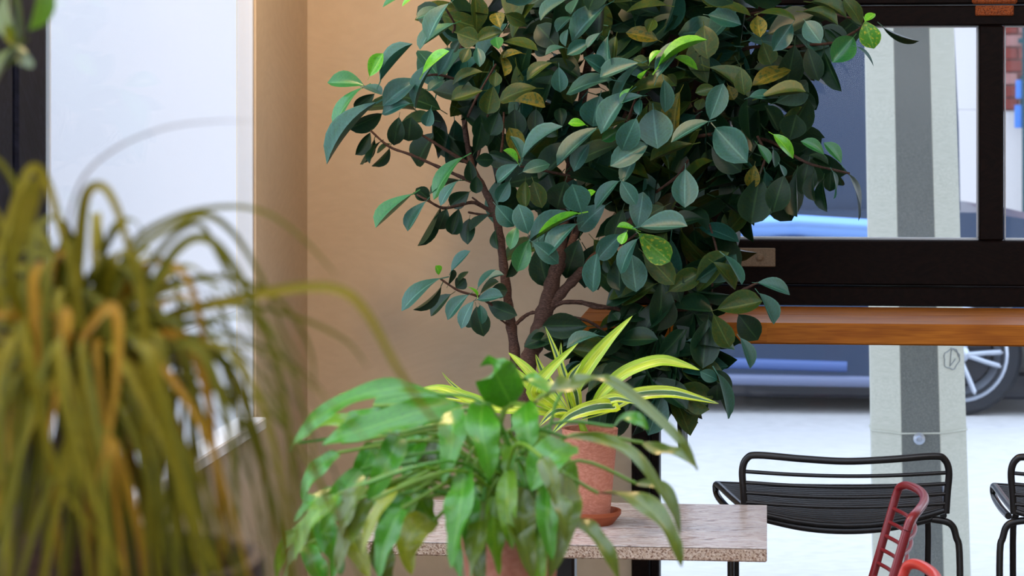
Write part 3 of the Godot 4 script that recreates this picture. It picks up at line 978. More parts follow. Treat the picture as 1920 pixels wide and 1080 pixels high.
# ------------------------------------------------------------------ the fig tree
# each row: foot x, y, tip x, y, breadth (picture pixels), kind of leaf: 0 darkened for shade, 1 blue-green for sheen, 2 olive, 3 yellowing, 4 fresh, 5 young, 6 variegated
const FIG := [
	[682,160,621,148,28,5],[693,143,720,100,25,4],[713,152,765,86,10,1],[680,164,616,217,16,5],[783,150,722,186,34,1],[769,194,718,207,24,1],
	[815,118,768,190,20,1],[706,192,606,280,22,1],[702,176,667,200,24,0],[716,213,662,242,28,0],[748,220,739,270,30,0],[771,220,766,264,46,0],
	[808,204,799,234,22,1],[694,249,667,286,22,0],[662,237,630,259,8,0],[702,261,675,302,7,0],[713,266,689,297,7,0],[730,278,701,310,8,0],
	[733,270,706,279,9,0],[792,139,837,92,14,4],[822,141,850,97,26,1],[834,150,806,160,14,1],[681,162,712,172,14,1],
	[752,-6,719,9,10,5],[778,-6,752,10,8,4],[841,7,798,61,24,1],[830,19,785,30,18,1],[818,43,787,85,16,1],[852,44,798,86,17,5],[857,62,893,75,36,2],
	[938,52,930,26,26,3],[943,60,897,75,22,2],[930,70,935,92,22,5],[863,76,848,95,16,0],[895,90,900,118,20,1],[880,90,868,112,20,2],
	[905,135,850,148,16,2],[888,142,866,164,14,1],[940,100,943,140,18,3],[930,135,928,160,22,2],[905,170,852,188,24,2],[925,162,915,208,36,2],
	[1006,165,938,175,26,2],[965,190,1018,198,22,3],[935,210,920,250,34,0],[965,205,968,252,38,0],[1005,205,1003,248,28,0],[1045,255,1015,238,22,0],
	[1048,126,1050,169,28,1],[1053,238,1050,203,22,0],[890,285,905,240,26,0],[975,298,955,245,30,3],[977,298,965,256,16,1],[980,297,1034,234,20,1],
	[971,305,945,281,10,4],[972,308,938,340,20,1],[980,322,1025,303,24,1],[968,305,920,290,28,0],[925,300,897,300,24,0],[868,295,803,352,22,5],
	[880,300,885,336,22,0],[893,330,893,360,22,0],[857,340,822,372,14,1],[955,340,935,375,26,1],[1000,340,1015,385,30,2],[985,340,985,385,24,2],
	[1120,240,1047,297,24,1],[1105,270,1076,312,26,1],[1098,234,1069,225,12,4],[1125,180,1112,232,54,1],[1090,397,1075,352,46,1],
	[773,364,714,425,18,5],[806,375,782,355,26,0],[798,378,770,430,20,1],[826,388,783,452,10,0],[838,392,822,431,28,0],[860,392,848,436,30,0],
	[880,410,876,452,26,0],[918,402,886,432,14,0],[880,360,845,385,30,0],[930,430,928,462,12,0],[862,338,808,352,6,0],[930,385,960,420,32,1],
	[1085,-4,1073,26,16,1],[1137,9,1071,62,34,1],[1065,55,1060,84,14,1],[1072,32,1045,50,14,1],[1105,78,1067,100,24,1],[1125,62,1105,88,12,1],
	[1140,68,1135,130,22,1],[1155,68,1150,115,22,2],[1135,135,1100,110,26,1],[1150,150,1066,154,25,1],[1197,118,1133,145,26,1],[1198,122,1138,182,15,1],
	[1182,166,1166,198,10,4],[1045,90,1010,50,44,0],[1030,100,1005,90,24,0],[1060,90,1026,95,8,1],[1035,118,990,140,18,2],[945,78,1003,88,16,2],
	[980,100,946,102,10,3],[985,45,955,30,24,2],[1060,0,1017,33,20,1],[1185,2,1145,5,14,2],[1250,10,1180,16,14,2],[1233,75,1180,60,26,3],
	[1225,35,1215,60,22,2],[1320,48,1325,97,44,2],[1328,28,1382,40,30,1],[1335,12,1402,22,14,2],[1265,108,1311,127,15,4],[1232,145,1272,78,28,1],
	[1234,125,1312,60,10,4],[1218,118,1236,92,10,4],[1215,122,1192,110,18,2],[1215,130,1203,150,8,4],[1252,140,1272,156,14,2],[1245,150,1250,205,24,1],
	[1180,175,1252,150,24,2],[1180,172,1124,235,34,1],[1205,180,1165,195,14,1],[1176,225,1122,245,22,2],[1160,245,1130,262,22,5],[1193,222,1168,278,40,1],
	[1225,205,1232,270,58,1],[1275,172,1255,245,32,3],[1200,185,1197,212,14,1],[1215,270,1150,305,38,1],[1190,295,1168,335,22,1],
	[1305,245,1256,275,12,2],[1298,270,1228,303,18,2],[1328,228,1262,258,20,1],[1331,224,1354,163,36,1],[1342,240,1395,298,54,1],[1335,275,1385,318,44,0],
	[1330,127,1400,175,26,2],[1390,130,1395,172,30,2],[1365,160,1375,185,22,3],[1340,165,1308,172,20,2],[1318,185,1308,200,16,2],
	[1411,160,1471,122,30,3],[1405,182,1455,172,18,1],[1425,183,1504,178,22,2],[1430,80,1444,117,34,2],[1420,30,1425,68,28,3],[1485,45,1455,88,32,1],
	[1510,40,1535,75,34,1],[1490,85,1478,165,44,0],[1515,90,1533,146,34,0],[1545,97,1569,166,24,0],[1600,70,1565,112,42,5],[1622,40,1637,86,36,6],
	[1622,40,1640,24,13,4],[1607,88,1642,112,5,1],[1546,55,1566,74,14,0],[1580,-5,1618,36,26,2],[1520,4,1582,28,16,2],[1505,22,1566,42,14,2],
	[1590,35,1615,48,16,0],[1425,24,1482,20,10,2],[1655,50,1714,80,8,0],[1460,245,1438,202,26,0],[1480,262,1492,218,46,0],[1450,252,1493,288,20,4],  # the thin dark leaf at far right stands in for a window reflection
	[1545,290,1510,263,18,5],[1515,292,1550,300,10,0],[1577,306,1552,268,20,5],[1592,327,1628,398,12,0],[1565,322,1578,348,16,0],[1562,322,1576,366,8,1],
	[1558,322,1556,356,22,0],[1543,335,1541,390,19,0],[1525,325,1526,372,20,0],[1493,325,1499,400,24,0],[1470,330,1452,389,42,0],[1425,330,1410,410,56,0],
	[1415,310,1408,350,26,3],[1420,270,1438,305,16,5],[1450,280,1455,310,12,1],[1462,308,1472,328,8,1],[1405,200,1436,195,14,0],
	[1285,318,1284,384,44,1],[1200,425,1282,428,34,1],[1318,410,1265,415,24,0],[990,438,975,392,36,1],[970,425,955,458,20,5],[992,450,970,503,32,5],
	[968,470,948,515,18,0],[1080,405,998,448,30,1],[1082,420,1026,465,26,1],[1085,400,1000,440,10,4],[1000,455,1045,488,30,1],[1010,462,1020,535,36,0],
	[1085,450,1062,518,44,0],[1135,385,1082,425,36,1],[1160,340,1115,385,22,1],[1165,340,1190,380,28,1],[1195,427,1205,366,38,1],[1165,440,1122,482,34,1],
	[1175,435,1166,459,16,4],[1195,432,1156,428,9,4],[1195,448,1155,500,24,1],[1198,438,1250,485,44,6],[1208,475,1260,527,40,2],[1185,478,1192,540,44,1],
	[1160,480,1165,540,26,0],[1120,475,1108,542,32,1],[1135,480,1135,508,10,0],[1093,372,1112,355,12,4],[1060,340,1045,390,50,0],
	[1345,580,1422,568,40,2],[1325,575,1300,505,42,0],[1328,598,1318,683,50,0],[1338,590,1365,645,36,2],[1318,582,1265,628,34,0],[1421,530,1477,543,22,1],
	[1423,550,1450,602,22,1],[1385,590,1418,633,42,0],[1388,634,1411,681,20,1],[1338,492,1380,533,24,2],[1358,478,1392,525,14,1],[1340,694,1373,718,14,0],
	[1345,700,1370,776,18,1],[1345,712,1320,700,22,1],[1345,720,1345,752,34,0],[1295,740,1300,775,32,0],[1270,740,1268,758,18,0],
	[1075,640,1055,612,34,0],[1125,630,1068,640,16,1],[1030,640,1000,635,16,0],[1160,600,1150,588,18,0],
	[826,522,752,558,20,1],[823,515,820,498,11,4],[846,508,875,472,15,1],[840,535,845,506,10,0],[827,537,788,584,12,0],[845,552,808,587,20,0],
	[855,540,872,524,24,0],[860,528,875,509,10,0],[878,553,838,590,22,1],[888,565,860,605,20,1],[893,575,905,623,34,0],[900,572,908,600,16,1],
	[895,562,940,558,22,1],[915,570,955,590,30,0],[896,540,924,506,10,1],[915,525,942,515,8,1],[900,552,928,528,10,0],[920,545,948,545,26,0],
	[895,555,882,532,8,4],[880,595,882,610,12,0],
]
# branches: thickness at start and end in pixels, then x, y, distance of each point
const BRANCHES := [
	[21, 6, [[985,1190,5.93],[986,760,5.93],[988,690,5.93],[1004,640,5.93],[1020,585,5.93],[1034,535,5.93],[1046,490,5.92],[1055,430,6.0],[1068,330,6.1],[1090,200,6.14],[1110,60,6.14],[1120,-120,6.1]]],
	[12, 4, [[970,1190,5.97],[969,760,5.97],[966,670,5.97],[957,600,5.98],[948,530,5.98],[938,450,5.98],[927,395,5.98],[905,350,6.02],[885,310,6.05],[872,240,6.1],[868,150,6.1],[865,50,6.1]]],
	[11, 4, [[1028,580,5.93],[1052,550,5.93],[1085,515,5.94],[1120,478,5.98],[1170,430,6.02],[1230,360,6.1],[1290,260,6.14],[1340,120,6.15],[1380,0,6.14],[1400,-100,6.1]]],
	[10, 3.5, [[1040,520,5.95],[1066,470,5.96],[1100,380,6.06],[1160,250,6.12],[1200,130,6.14],[1230,-60,6.1]]],
	[4, 2, [[905,350,6.0],[860,330,5.99],[820,312,5.97],[770,290,5.94],[730,275,5.92],[695,245,5.9]]],
	[4, 2, [[885,310,6.02],[850,290,6.0],[805,262,5.97],[770,240,5.94]]],
	[4, 2, [[925,400,5.98],[890,380,5.98],[860,385,5.96],[830,390,5.93],[800,375,5.9],[775,362,5.9]]],
	[3, 2, [[927,405,5.98],[900,402,5.97],[878,398,5.95]]],
	[3, 1.6, [[922,395,5.98],[905,385,5.97],[885,370,5.96]]],
	[3, 2, [[948,585,5.97],[920,570,5.95],[895,555,5.92],[860,545,5.9],[826,523,5.88]]],
	[5, 3, [[1032,582,5.93],[1050,568,5.92],[1090,567,5.93],[1130,575,5.95],[1190,584,5.96],[1260,582,5.96],[1330,578,5.95]]],
	[4, 2.5, [[1090,567,5.93],[1120,577,5.93],[1160,580,5.95],[1220,620,5.96],[1290,690,5.96],[1345,708,5.94]]],
	[4, 2, [[1022,608,5.93],[1040,597,5.91],[1080,596,5.92],[1120,612,5.94],[1170,660,5.95],[1240,725,5.96]]],
	[4, 3, [[968,607,5.96],[985,592,5.95],[1002,586,5.94],[1016,596,5.93]]],
	[2.5, 1.6, [[958,612,5.97],[948,606,5.96],[938,599,5.95]]],
	[4, 2, [[1290,260,6.1],[1350,250,6.06],[1400,255,6.04],[1450,268,6.02],[1510,304,5.99],[1570,320,5.94],[1592,325,5.91]]],
	[4, 2, [[1340,120,6.12],[1400,90,6.08],[1460,90,6.04],[1520,84,6.0],[1560,80,5.97],[1605,58,5.93],[1622,42,5.91]]],
	[3, 2, [[1370,40,6.12],[1420,24,6.06],[1500,18,6.0],[1560,26,5.93],[1618,40,5.92]]],
	[4, 2, [[1330,570,5.95],[1370,555,5.94],[1400,540,5.93],[1421,530,5.92]]],
	[3, 2, [[868,240,6.03],[890,190,5.97],[930,120,5.94]]],
	[3, 2, [[1068,330,6.0],[1020,320,5.95],[975,312,5.9]]],
	[3, 2, [[895,300,6.0],[905,255,5.98],[915,215,5.96]]],
	[3, 2, [[930,330,6.0],[942,270,5.98],[945,210,5.97]]],
	[3, 2, [[1055,430,5.95],[1030,420,5.9],[990,445,5.86]]],
	[3, 2, [[1120,478,5.98],[1170,455,5.9],[1196,436,5.84]]],
	[3, 2, [[1230,360,6.03],[1270,330,5.95],[1290,300,5.9]]],
	[3, 2, [[1170,250,6.0],[1190,190,5.9],[1215,135,5.82]]],
	[3, 2, [[858,150,6.0],[820,140,5.95],[785,145,5.9]]],
	[3, 2, [[850,60,6.0],[852,45,5.95],[835,15,5.9]]],
	[3, 2, [[1420,255,5.96],[1435,290,5.97],[1425,325,5.97]]],
	[4, 2, [[1330,578,5.95],[1335,530,5.97],[1345,480,5.98],[1330,420,6.0]]],
]
# inner foliage, mostly in the shade-darkened leaf colour: centre x, y, half width, half height (pixels), nearest and farthest distance, leaves
const INNER := [
	[1290,170,180,185,6.0,6.25,170],[1130,160,105,150,6.0,6.2,85],[930,80,105,85,6.0,6.2,55],[1265,385,105,100,5.98,6.18,70],[1255,600,80,95,5.90,6.00,64],
	[1215,695,105,48,5.90,6.00,54],[845,205,85,60,6.0,6.12,20],[1120,430,120,60,6.0,6.1,26],[1440,80,105,70,6.0,6.2,36],[1455,290,65,45,6.0,6.15,24],
	[1180,-150,380,150,5.75,6.3,150],[1120,625,70,22,5.9,5.99,10],[1400,330,45,70,6.0,6.15,22],[970,270,70,80,5.98,6.12,16],[1060,330,60,70,5.97,6.1,18],
]

var leaf_forms := []

func leaf_form(bend: float, fold: float, twist: float, blunt: float) -> ArrayMesh:
	var st := new_st()
	st.set_smooth_group(1)
	var rows := []
	var n := 9
	for i in n:
		var t := float(i) / (n - 1)
		var w := pow(sin(PI * pow(t, lerpf(1.05, 1.35, blunt))), 0.62) * 0.5
		if i == 0: w = 0.02
		if i == n - 1: w = 0.01
		var row := []
		for k in 5:
			var u := (k - 2) / 2.0
			var x := u * w
			var z := -bend * t * t + fold * absf(u) * w * 2.0 + twist * u * w * (t - 0.4)
			row.append([Vector3(x, t, z), Vector2(0.5 + u * 0.5, t)])
		rows.append(row)
	for i in n - 1:
		for k in 4:
			var q := [rows[i][k], rows[i + 1][k], rows[i + 1][k + 1], rows[i][k + 1]]
			for j in [0, 1, 2, 0, 2, 3]:
				st.set_uv(q[j][1])
				st.add_vertex(q[j][0])
	# leaf stalk
	st.set_uv(Vector2(0.5, 0.1))
	var s := 0.014
	for e in [[-s, 0.0, s, 0.0], [0.0, -s, 0.0, s]]:
		var a := Vector3(e[0], 0.02, e[1])
		var b := Vector3(e[2], 0.02, e[3])
		var off := Vector3(0, -0.2, -0.05)
		quad(st, a, b, b + off, a + off)
	return done(st)

func leaf_pose(foot: Vector3, tip: Vector3, breadth: float, tilt_up := true) -> Transform3D:
	var ax := tip - foot
	var l := ax.length()
	ax /= l
	var view := (Vector3(0, EYE, 0) - foot).normalized()
	var n0 := (view - ax * view.dot(ax)).normalized()
	var s0 := ax.cross(n0)
	var w := clampf(l * 0.58, 0.030, 0.070)
	var roll := 0.0
	if breadth < w: roll = minf(acos(clampf(breadth / w, 0.0, 1.0)), 1.32)
	else: w = breadth
	if s0.y < 0.0: s0 = -s0
	if not tilt_up: s0 = -s0
	var n := n0 * cos(roll) + s0 * sin(roll)
	var side := ax.cross(n).normalized()
	return Transform3D(Basis(side * w, ax * l, n * l), foot)

func fig_tree() -> void:
	for q in [[0.10, 0.12, 0.0, 0.3], [0.20, 0.18, 0.1, 0.8], [0.05, 0.25, -0.2, 0.5], [0.28, 0.08, 0.25, 0.6], [-0.06, 0.20, 0.1, 0.9]]:
		leaf_forms.append(leaf_form(q[0], q[1], q[2], q[3]))
	var base := at(978, 1200, 5.95)
	base.y = 0
	var t := thing("potted_fig_tree", "large glossy dark green fig tree in front of the cream wall", "tree", base)
	part("pot", lathe([[0.0, 0.0], [0.115, 0.0], [0.13, 0.02], [0.15, 0.30], [0.155, 0.34], [0.14, 0.345], [0.135, 0.30], [0.0, 0.30]], 40), M.dark_pot, t)
	part("soil", lathe([[0.0, 0.325], [0.137, 0.318], [0.137, 0.30]], 30), M.soil, t)
	for i in BRANCHES.size():
		var b: Array = BRANCHES[i]
		var pts := []
		for p in b[2]:
			pts.append(at(p[0], p[1], p[2]) - base)
		if i < 2:
			pts[0].y = 0.30
		pts = smooth_path(pts, 5)
		var rad := []
		for k in pts.size():
			var f := float(k) / (pts.size() - 1)
			rad.append(lerpf(b[0], b[1], f) / 776.0 * (1.0 + 0.10 * sin(k * 2.3 + i) + 0.06 * sin(k * 5.1)))
		part("trunk" if i < 2 else "branch", tube(pts, rad, 10 if i < 4 else 7), M.bark, t)
	rng.seed = 21
	for i in FIG.size():
		var f: Array = FIG[i]
		var kind := int(f[5])
		var d := rng.randf_range(5.80, 5.90)
		if kind == 0: d = rng.randf_range(5.88, 5.97)
		elif kind == 1: d = rng.randf_range(5.74, 5.85)
		elif kind == 4 or kind == 6: d = rng.randf_range(5.74, 5.80)
		var foot := at(f[0], f[1], d)
		var grow := 1.0 if kind == 4 else 1.10
		var tip := at(lerpf(f[0], f[2], grow), lerpf(f[1], f[3], grow), d + rng.randf_range(-0.045, 0.025))
		var o := part("leaf", leaf_forms[rng.randi() % 5], M.fig[kind], t)
		# the pose is worked out in the room's axes, then moved to the tree's own
		o.transform = leaf_pose(foot, tip, f[4] / 785.0 * 1.14, kind != 0 or rng.randf() < 0.5)
		o.transform.origin -= base
	var extra := []
	for q in INNER:
		for k in int(q[6]):
			var a := rng.randf() * TAU
			var r := sqrt(rng.randf())
			var px: float = q[0] + cos(a) * r * q[2]
			var py: float = q[1] + sin(a) * r * q[3]
			var d := rng.randf_range(q[4], q[5])
			var dir := Vector2(px - q[0], py - q[1]).normalized() * 0.7 + Vector2(rng.randf_range(-1, 1), rng.randf_range(-0.5, 1.0))
			dir = dir.normalized() * rng.randf_range(62, 102)
			var foot := at(px, py, d)
			var tip := at(px + dir.x, py + dir.y, d + rng.randf_range(-0.05, 0.05 if py < 470 else 0.01))
			extra.append([d, leaf_pose(foot, tip, rng.randf_range(0.024, 0.064), rng.randf() < 0.6), [0, 0, 0, 0, 0, 1, 2][rng.randi() % 7], py])
	extra.sort_custom(func(a, b): return (a[0] + (1.0 if a[3] < 0 else 0.0)) < (b[0] + (1.0 if b[3] < 0 else 0.0)))
	var single := maxi(0, 298 - FIG.size())
	var sts := [new_st(), new_st(), new_st()]
	for i in extra.size():
		var e: Array = extra[i]
		var tr: Transform3D = e[1]
		tr.origin -= base
		if i < single:
			var o := part("leaf", leaf_forms[rng.randi() % 5], M.fig[e[2]], t)
			o.transform = tr
		else:
			sts[e[2]].append_from(leaf_forms[rng.randi() % 5], 0, tr)
	var am := ArrayMesh.new()
	for k in 3:
		am = sts[k].commit(am)
		am.surface_set_material(k, M.fig[k])
	var o := MeshInstance3D.new()
	o.name = "inner_foliage"
	o.mesh = am
	t.add_child(o, true)
	o.set_meta("kind", "stuff")
	o.set_meta("label", "dense leaves inside the crown, mostly coloured dark for shade")

# ------------------------------------------------------------------ striped plant in the terracotta pot on the table
const STRIPED := [
	# breadth, kind (0 striped, 1 plain lime), then x, y, distance
	[30, 1, [[1082,770,5.45],[1075,735,5.45],[1100,690,5.44],[1140,640,5.44],[1186,592,5.44]]],
	[26, 1, [[1105,775,5.45],[1130,735,5.43],[1175,697,5.42],[1235,677,5.42],[1280,684,5.42],[1312,694,5.42]]],
	[27, 0, [[1108,780,5.45],[1145,765,5.43],[1190,742,5.40],[1250,736,5.39],[1300,745,5.39],[1348,757,5.39]]],
	[15, 0, [[1072,775,5.45],[1062,730,5.47],[1045,670,5.49],[1022,612,5.5]]],
	[12, 0, [[1076,775,5.45],[1064,720,5.45],[1052,680,5.46],[1052,642,5.46]]],
	[28, 1, [[1070,780,5.45],[1030,760,5.42],[1000,735,5.40],[1035,690,5.39],[1084,643,5.38]]],
	[22, 1, [[1068,780,5.45],[1030,740,5.46],[985,690,5.47],[953,661,5.48]]],
	[19, 1, [[1066,782,5.45],[1020,755,5.45],[975,705,5.45],[936,677,5.46]]],
	[17, 0, [[1070,778,5.45],[1040,735,5.48],[1016,695,5.5],[1004,664,5.5]]],
	[30, 0, [[1092,785,5.45],[1150,765,5.36],[1120,764,5.32],[1070,780,5.30],[1034,814,5.29]]],
	[22, 0, [[1098,782,5.45],[1120,760,5.40],[1155,748,5.38],[1195,757,5.37]]],
	[20, 0, [[1062,785,5.45],[1000,768,5.50],[930,758,5.52],[850,745,5.54],[740,735,5.56],[634,738,5.58]]],
	[24, 1, [[1064,785,5.45],[1000,770,5.44],[930,765,5.44],[875,745,5.45],[820,727,5.46],[760,740,5.48]]],
	[10, 0, [[1066,785,5.45],[980,770,5.47],[900,755,5.49],[850,722,5.5],[828,697,5.5]]],
	[22, 0, [[1085,775,5.45],[1080,740,5.42],[1070,710,5.41],[1090,680,5.41]]],
	[20, 1, [[1095,775,5.45],[1125,750,5.46],[1165,735,5.48],[1205,740,5.49]]],
	[18, 0, [[1080,785,5.45],[1060,770,5.38],[1035,775,5.35],[1010,800,5.33]]],
]

func striped_plant() -> void:
	var foot := at(1106, 972, 5.47)
	foot.y = y_at(1025, 5.2, 1300)
	var p := thing("potted_dracaena", "lime and green striped plant in a terracotta pot on the stone table", "potted plant", foot)
	part("saucer", lathe([[0.0, 0.0], [0.052, 0.0], [0.070, 0.022], [0.070, 0.03], [0.064, 0.03], [0.050, 0.008], [0.0, 0.008]], 40), M.saucer, p)
	part("pot", lathe([[0.0, 0.008], [0.044, 0.008], [0.0625, 0.205], [0.063, 0.212], [0.057, 0.212], [0.052, 0.18], [0.0, 0.18]], 44), M.clay, p)
	part("soil", lathe([[0.0, 0.196], [0.054, 0.190], [0.053, 0.18]], 24), M.soil, p)
	var top := foot + Vector3(0, 0.19, 0)
	rng.seed = 33
	part("stem", tube([Vector3(-0.005, 0.185, 0), Vector3(-0.02, 0.225, 0)], [0.010, 0.007], 8), M.lime_pale, p)
	for q in STRIPED:
		var pts := []
		for e in q[2]:
			pts.append(at(e[0], e[1], e[2]) - foot)
		pts = smooth_path(pts, 6)
		var st := new_st()
		ribbon(st, pts, q[0] / 840.0, Vector3(0.1, 0.55, 0.83).normalized(), 2, 0.30, 0.04)
		part("leaf", done(st), M.lime_pale if q[1] else M.lime, p)

# ------------------------------------------------------------------ drooping plant in the middle foreground
const LILY := [
	# breadth, kind, then x, y, distance from the blade's foot to its tip
	[92, 0, [[962,762,3.2],[945,730,3.17],[928,695,3.14],[916,666,3.13]]],
	[46, 0, [[818,738,3.2],[740,728,3.15],[650,752,3.12],[585,795,3.10],[540,848,3.1]]],
	[60, 0, [[868,758,3.2],[780,775,3.12],[700,800,3.08],[640,818,3.06],[604,834,3.06]]],
	[52, 0, [[752,818,3.15],[735,850,3.1],[712,900,3.08],[688,962,3.08]]],
	[48, 0, [[676,880,3.12],[650,915,3.07],[622,960,3.05],[600,1004,3.05]]],
	[36, 0, [[628,914,3.12],[600,930,3.08],[575,950,3.06],[552,980,3.06]]],
	[54, 0, [[598,962,3.12],[612,1000,3.08],[628,1040,3.07],[640,1078,3.07]]],
	[20, 1, [[536,1000,3.1],[528,1030,3.08],[521,1060,3.08],[518,1085,3.08]]],
	[46, 3, [[652,972,3.14],[660,1010,3.1],[680,1050,3.09],[694,1085,3.09]]],
	[58, 3, [[812,978,3.14],[780,990,3.09],[762,1030,3.07],[772,1078,3.07]]],
	[60, 0, [[872,872,3.12],[866,930,3.04],[856,1000,3.02],[846,1066,3.02]]],
	[66, 0, [[905,757,3.16],[902,800,3.08],[912,850,3.06],[918,900,3.06]]],
	[56, 0, [[985,757,3.16],[988,790,3.1],[992,820,3.09],[992,846,3.09]]],
	[70, 2, [[1000,760,3.2],[1035,735,3.16],[1070,725,3.14],[1120,705,3.13]]],
	[74, 0, [[1070,835,3.14],[1040,850,3.06],[1012,880,3.04],[996,920,3.04]]],
	[24, 2, [[1100,712,3.25],[1140,712,3.2],[1200,755,3.17],[1265,815,3.15],[1292,848,3.15],[1308,884,3.15]]],
	[26, 2, [[1062,820,3.2],[1120,822,3.14],[1185,850,3.1],[1235,912,3.09],[1276,990,3.09]]],
	[48, 2, [[1122,925,3.15],[1180,932,3.1],[1235,970,3.07],[1265,1020,3.06],[1278,1064,3.06]]],
	[44, 2, [[1066,966,3.14],[1100,990,3.08],[1138,1035,3.06],[1162,1095,3.06]]],
	[26, 2, [[1192,906,3.2],[1240,912,3.16],[1265,950,3.14],[1276,1004,3.14]]],
	[30, 0, [[1150,800,3.25],[1175,782,3.22],[1200,790,3.2],[1216,806,3.2]]],
	[50, 0, [[640,830,3.2],[665,800,3.22],[690,790,3.24],[712,800,3.25]]],
	[40, 1, [[740,900,3.2],[735,940,3.19],[722,980,3.18],[702,1010,3.18]]],
	[44, 1, [[800,900,3.2],[790,930,3.2],[800,960,3.2],[822,985,3.2]]],
	[52, 0, [[700,760,3.28],[760,745,3.3],[820,755,3.32],[870,790,3.33]]],
	[60, 2, [[1062,890,3.16],[1060,950,3.08],[1048,1010,3.06],[1030,1085,3.06]]],
	[54, 1, [[930,860,3.22],[935,900,3.2],[945,950,3.19],[950,1000,3.19]]],
	[50, 1, [[1010,800,3.28],[1015,840,3.28],[1010,870,3.29],[1000,900,3.3]]],
	[50, 1, [[560,830,3.35],[590,800,3.33],[640,790,3.31],[690,800,3.3]]],
	[56, 0, [[780,830,3.22],[750,800,3.25],[700,780,3.28],[650,775,3.3]]],
	[60, 0, [[860,820,3.3],[830,800,3.33],[790,805,3.35],[750,840,3.36]]],
	[54, 2, [[985,930,3.12],[975,980,3.06],[985,1030,3.04],[1000,1090,3.04]]],
	[50, 2, [[905,940,3.1],[900,990,3.04],[890,1040,3.02],[884,1090,3.02]]],
	[46, 0, [[700,830,3.3],[690,860,3.28],[675,890,3.27],[660,930,3.27]]],
	[44, 1, [[620,980,3.2],[600,1000,3.2],[590,1030,3.2],[584,1060,3.2]]],
	[44, 0, [[575,1020,3.15],[585,1050,3.12],[600,1080,3.11],[610,1110,3.11]]],
	[50, 2, [[720,1000,3.2],[715,1040,3.18],[720,1075,3.17],[730,1110,3.17]]],
	[60, 0, [[1030,740,3.25],[1010,720,3.28],[980,715,3.3],[950,735,3.32]]],
	[30, 2, [[1205,830,3.25],[1240,845,3.22],[1275,850,3.2],[1310,880,3.2]]],
	[56, 0, [[845,770,3.16],[850,800,3.1],[845,850,3.08],[830,905,3.08]]],
	[52, 1, [[960,820,3.2],[965,860,3.15],[972,905,3.13],[975,950,3.13]]],
	[46, 0, [[930,918,3.22],[936,955,3.20],[941,1006,3.19],[944,1065,3.19]]],
	[41, 2, [[1045,924,3.03],[1051,947,3.01],[1058,980,3.00],[1061,1017,3.00]]],
	[43, 1, [[1060,860,3.21],[1065,887,3.19],[1070,923,3.18],[1072,965,3.18]]],
	[49, 2, [[696,938,3.00],[670,972,2.98],[645,1020,2.97],[632,1074,2.97]]],
	[35, 0, [[835,821,3.23],[835,843,3.21],[835,875,3.20],[835,911,3.20]]],
	[52, 0, [[753,953,3.05],[736,986,3.03],[719,1032,3.02],[711,1084,3.02]]],
	[40, 0, [[634,848,3.20],[607,870,3.18],[579,902,3.17],[565,938,3.17]]],
	[52, 0, [[764,930,3.13],[747,958,3.11],[730,996,3.10],[721,1039,3.10]]],
	[30, 2, [[630,956,3.25],[590,989,3.23],[551,1037,3.22],[531,1091,3.22]]],
	[35, 2, [[1017,858,2.99],[1027,881,2.97],[1038,912,2.96],[1043,949,2.96]]],
	[41, 1, [[788,883,3.22],[779,908,3.20],[770,941,3.19],[766,980,3.19]]],
	[34, 1, [[619,951,3.18],[580,978,3.16],[540,1017,3.15],[521,1061,3.15]]],
	[32, 3, [[746,912,3.08],[719,945,3.06],[693,991,3.05],[679,1043,3.05]]],
	[49, 2, [[678,910,3.00],[663,935,2.98],[648,970,2.97],[640,1009,2.97]]],
	[36, 0, [[677,956,3.09],[654,991,3.07],[632,1039,3.06],[620,1094,3.06]]],
	[49, 0, [[797,809,3.28],[782,834,3.26],[768,868,3.25],[760,907,3.25]]],
	[50, 2, [[814,823,3.29],[799,860,3.27],[785,913,3.26],[778,972,3.26]]],
	[39, 1, [[633,927,2.99],[600,958,2.97],[568,1002,2.96],[552,1052,2.96]]],
	[52, 1, [[896,906,3.29],[899,933,3.27],[903,970,3.26],[904,1012,3.26]]],
	[41, 1, [[955,874,3.24],[964,906,3.22],[973,951,3.21],[978,1002,3.21]]],
	[52, 2, [[941,918,3.25],[949,945,3.23],[956,984,3.22],[960,1029,3.22]]],
	[48, 2, [[749,812,3.18],[735,841,3.16],[720,881,3.15],[713,927,3.15]]],
	[46, 0, [[880,900,3.10],[876,945,3.06],[878,1000,3.05],[886,1050,3.05]]],
	[44, 1, [[930,930,3.10],[926,975,3.06],[928,1030,3.05],[936,1080,3.05]]],
	[50, 2, [[985,915,3.10],[981,960,3.06],[983,1015,3.05],[991,1065,3.05]]],
	[44, 0, [[1030,900,3.10],[1026,945,3.06],[1028,1000,3.05],[1036,1050,3.05]]],
	[40, 1, [[955,880,3.10],[951,925,3.06],[953,980,3.05],[961,1030,3.05]]],
	[40, 2, [[900,960,3.10],[896,1005,3.06],[898,1060,3.05],[906,1110,3.05]]],
	[44, 1, [[1010,960,3.10],[1006,1005,3.06],[1008,1060,3.05],[1016,1110,3.05]]],
	[40, 0, [[860,940,3.10],[856,985,3.06],[858,1040,3.05],[866,1090,3.05]]],
]

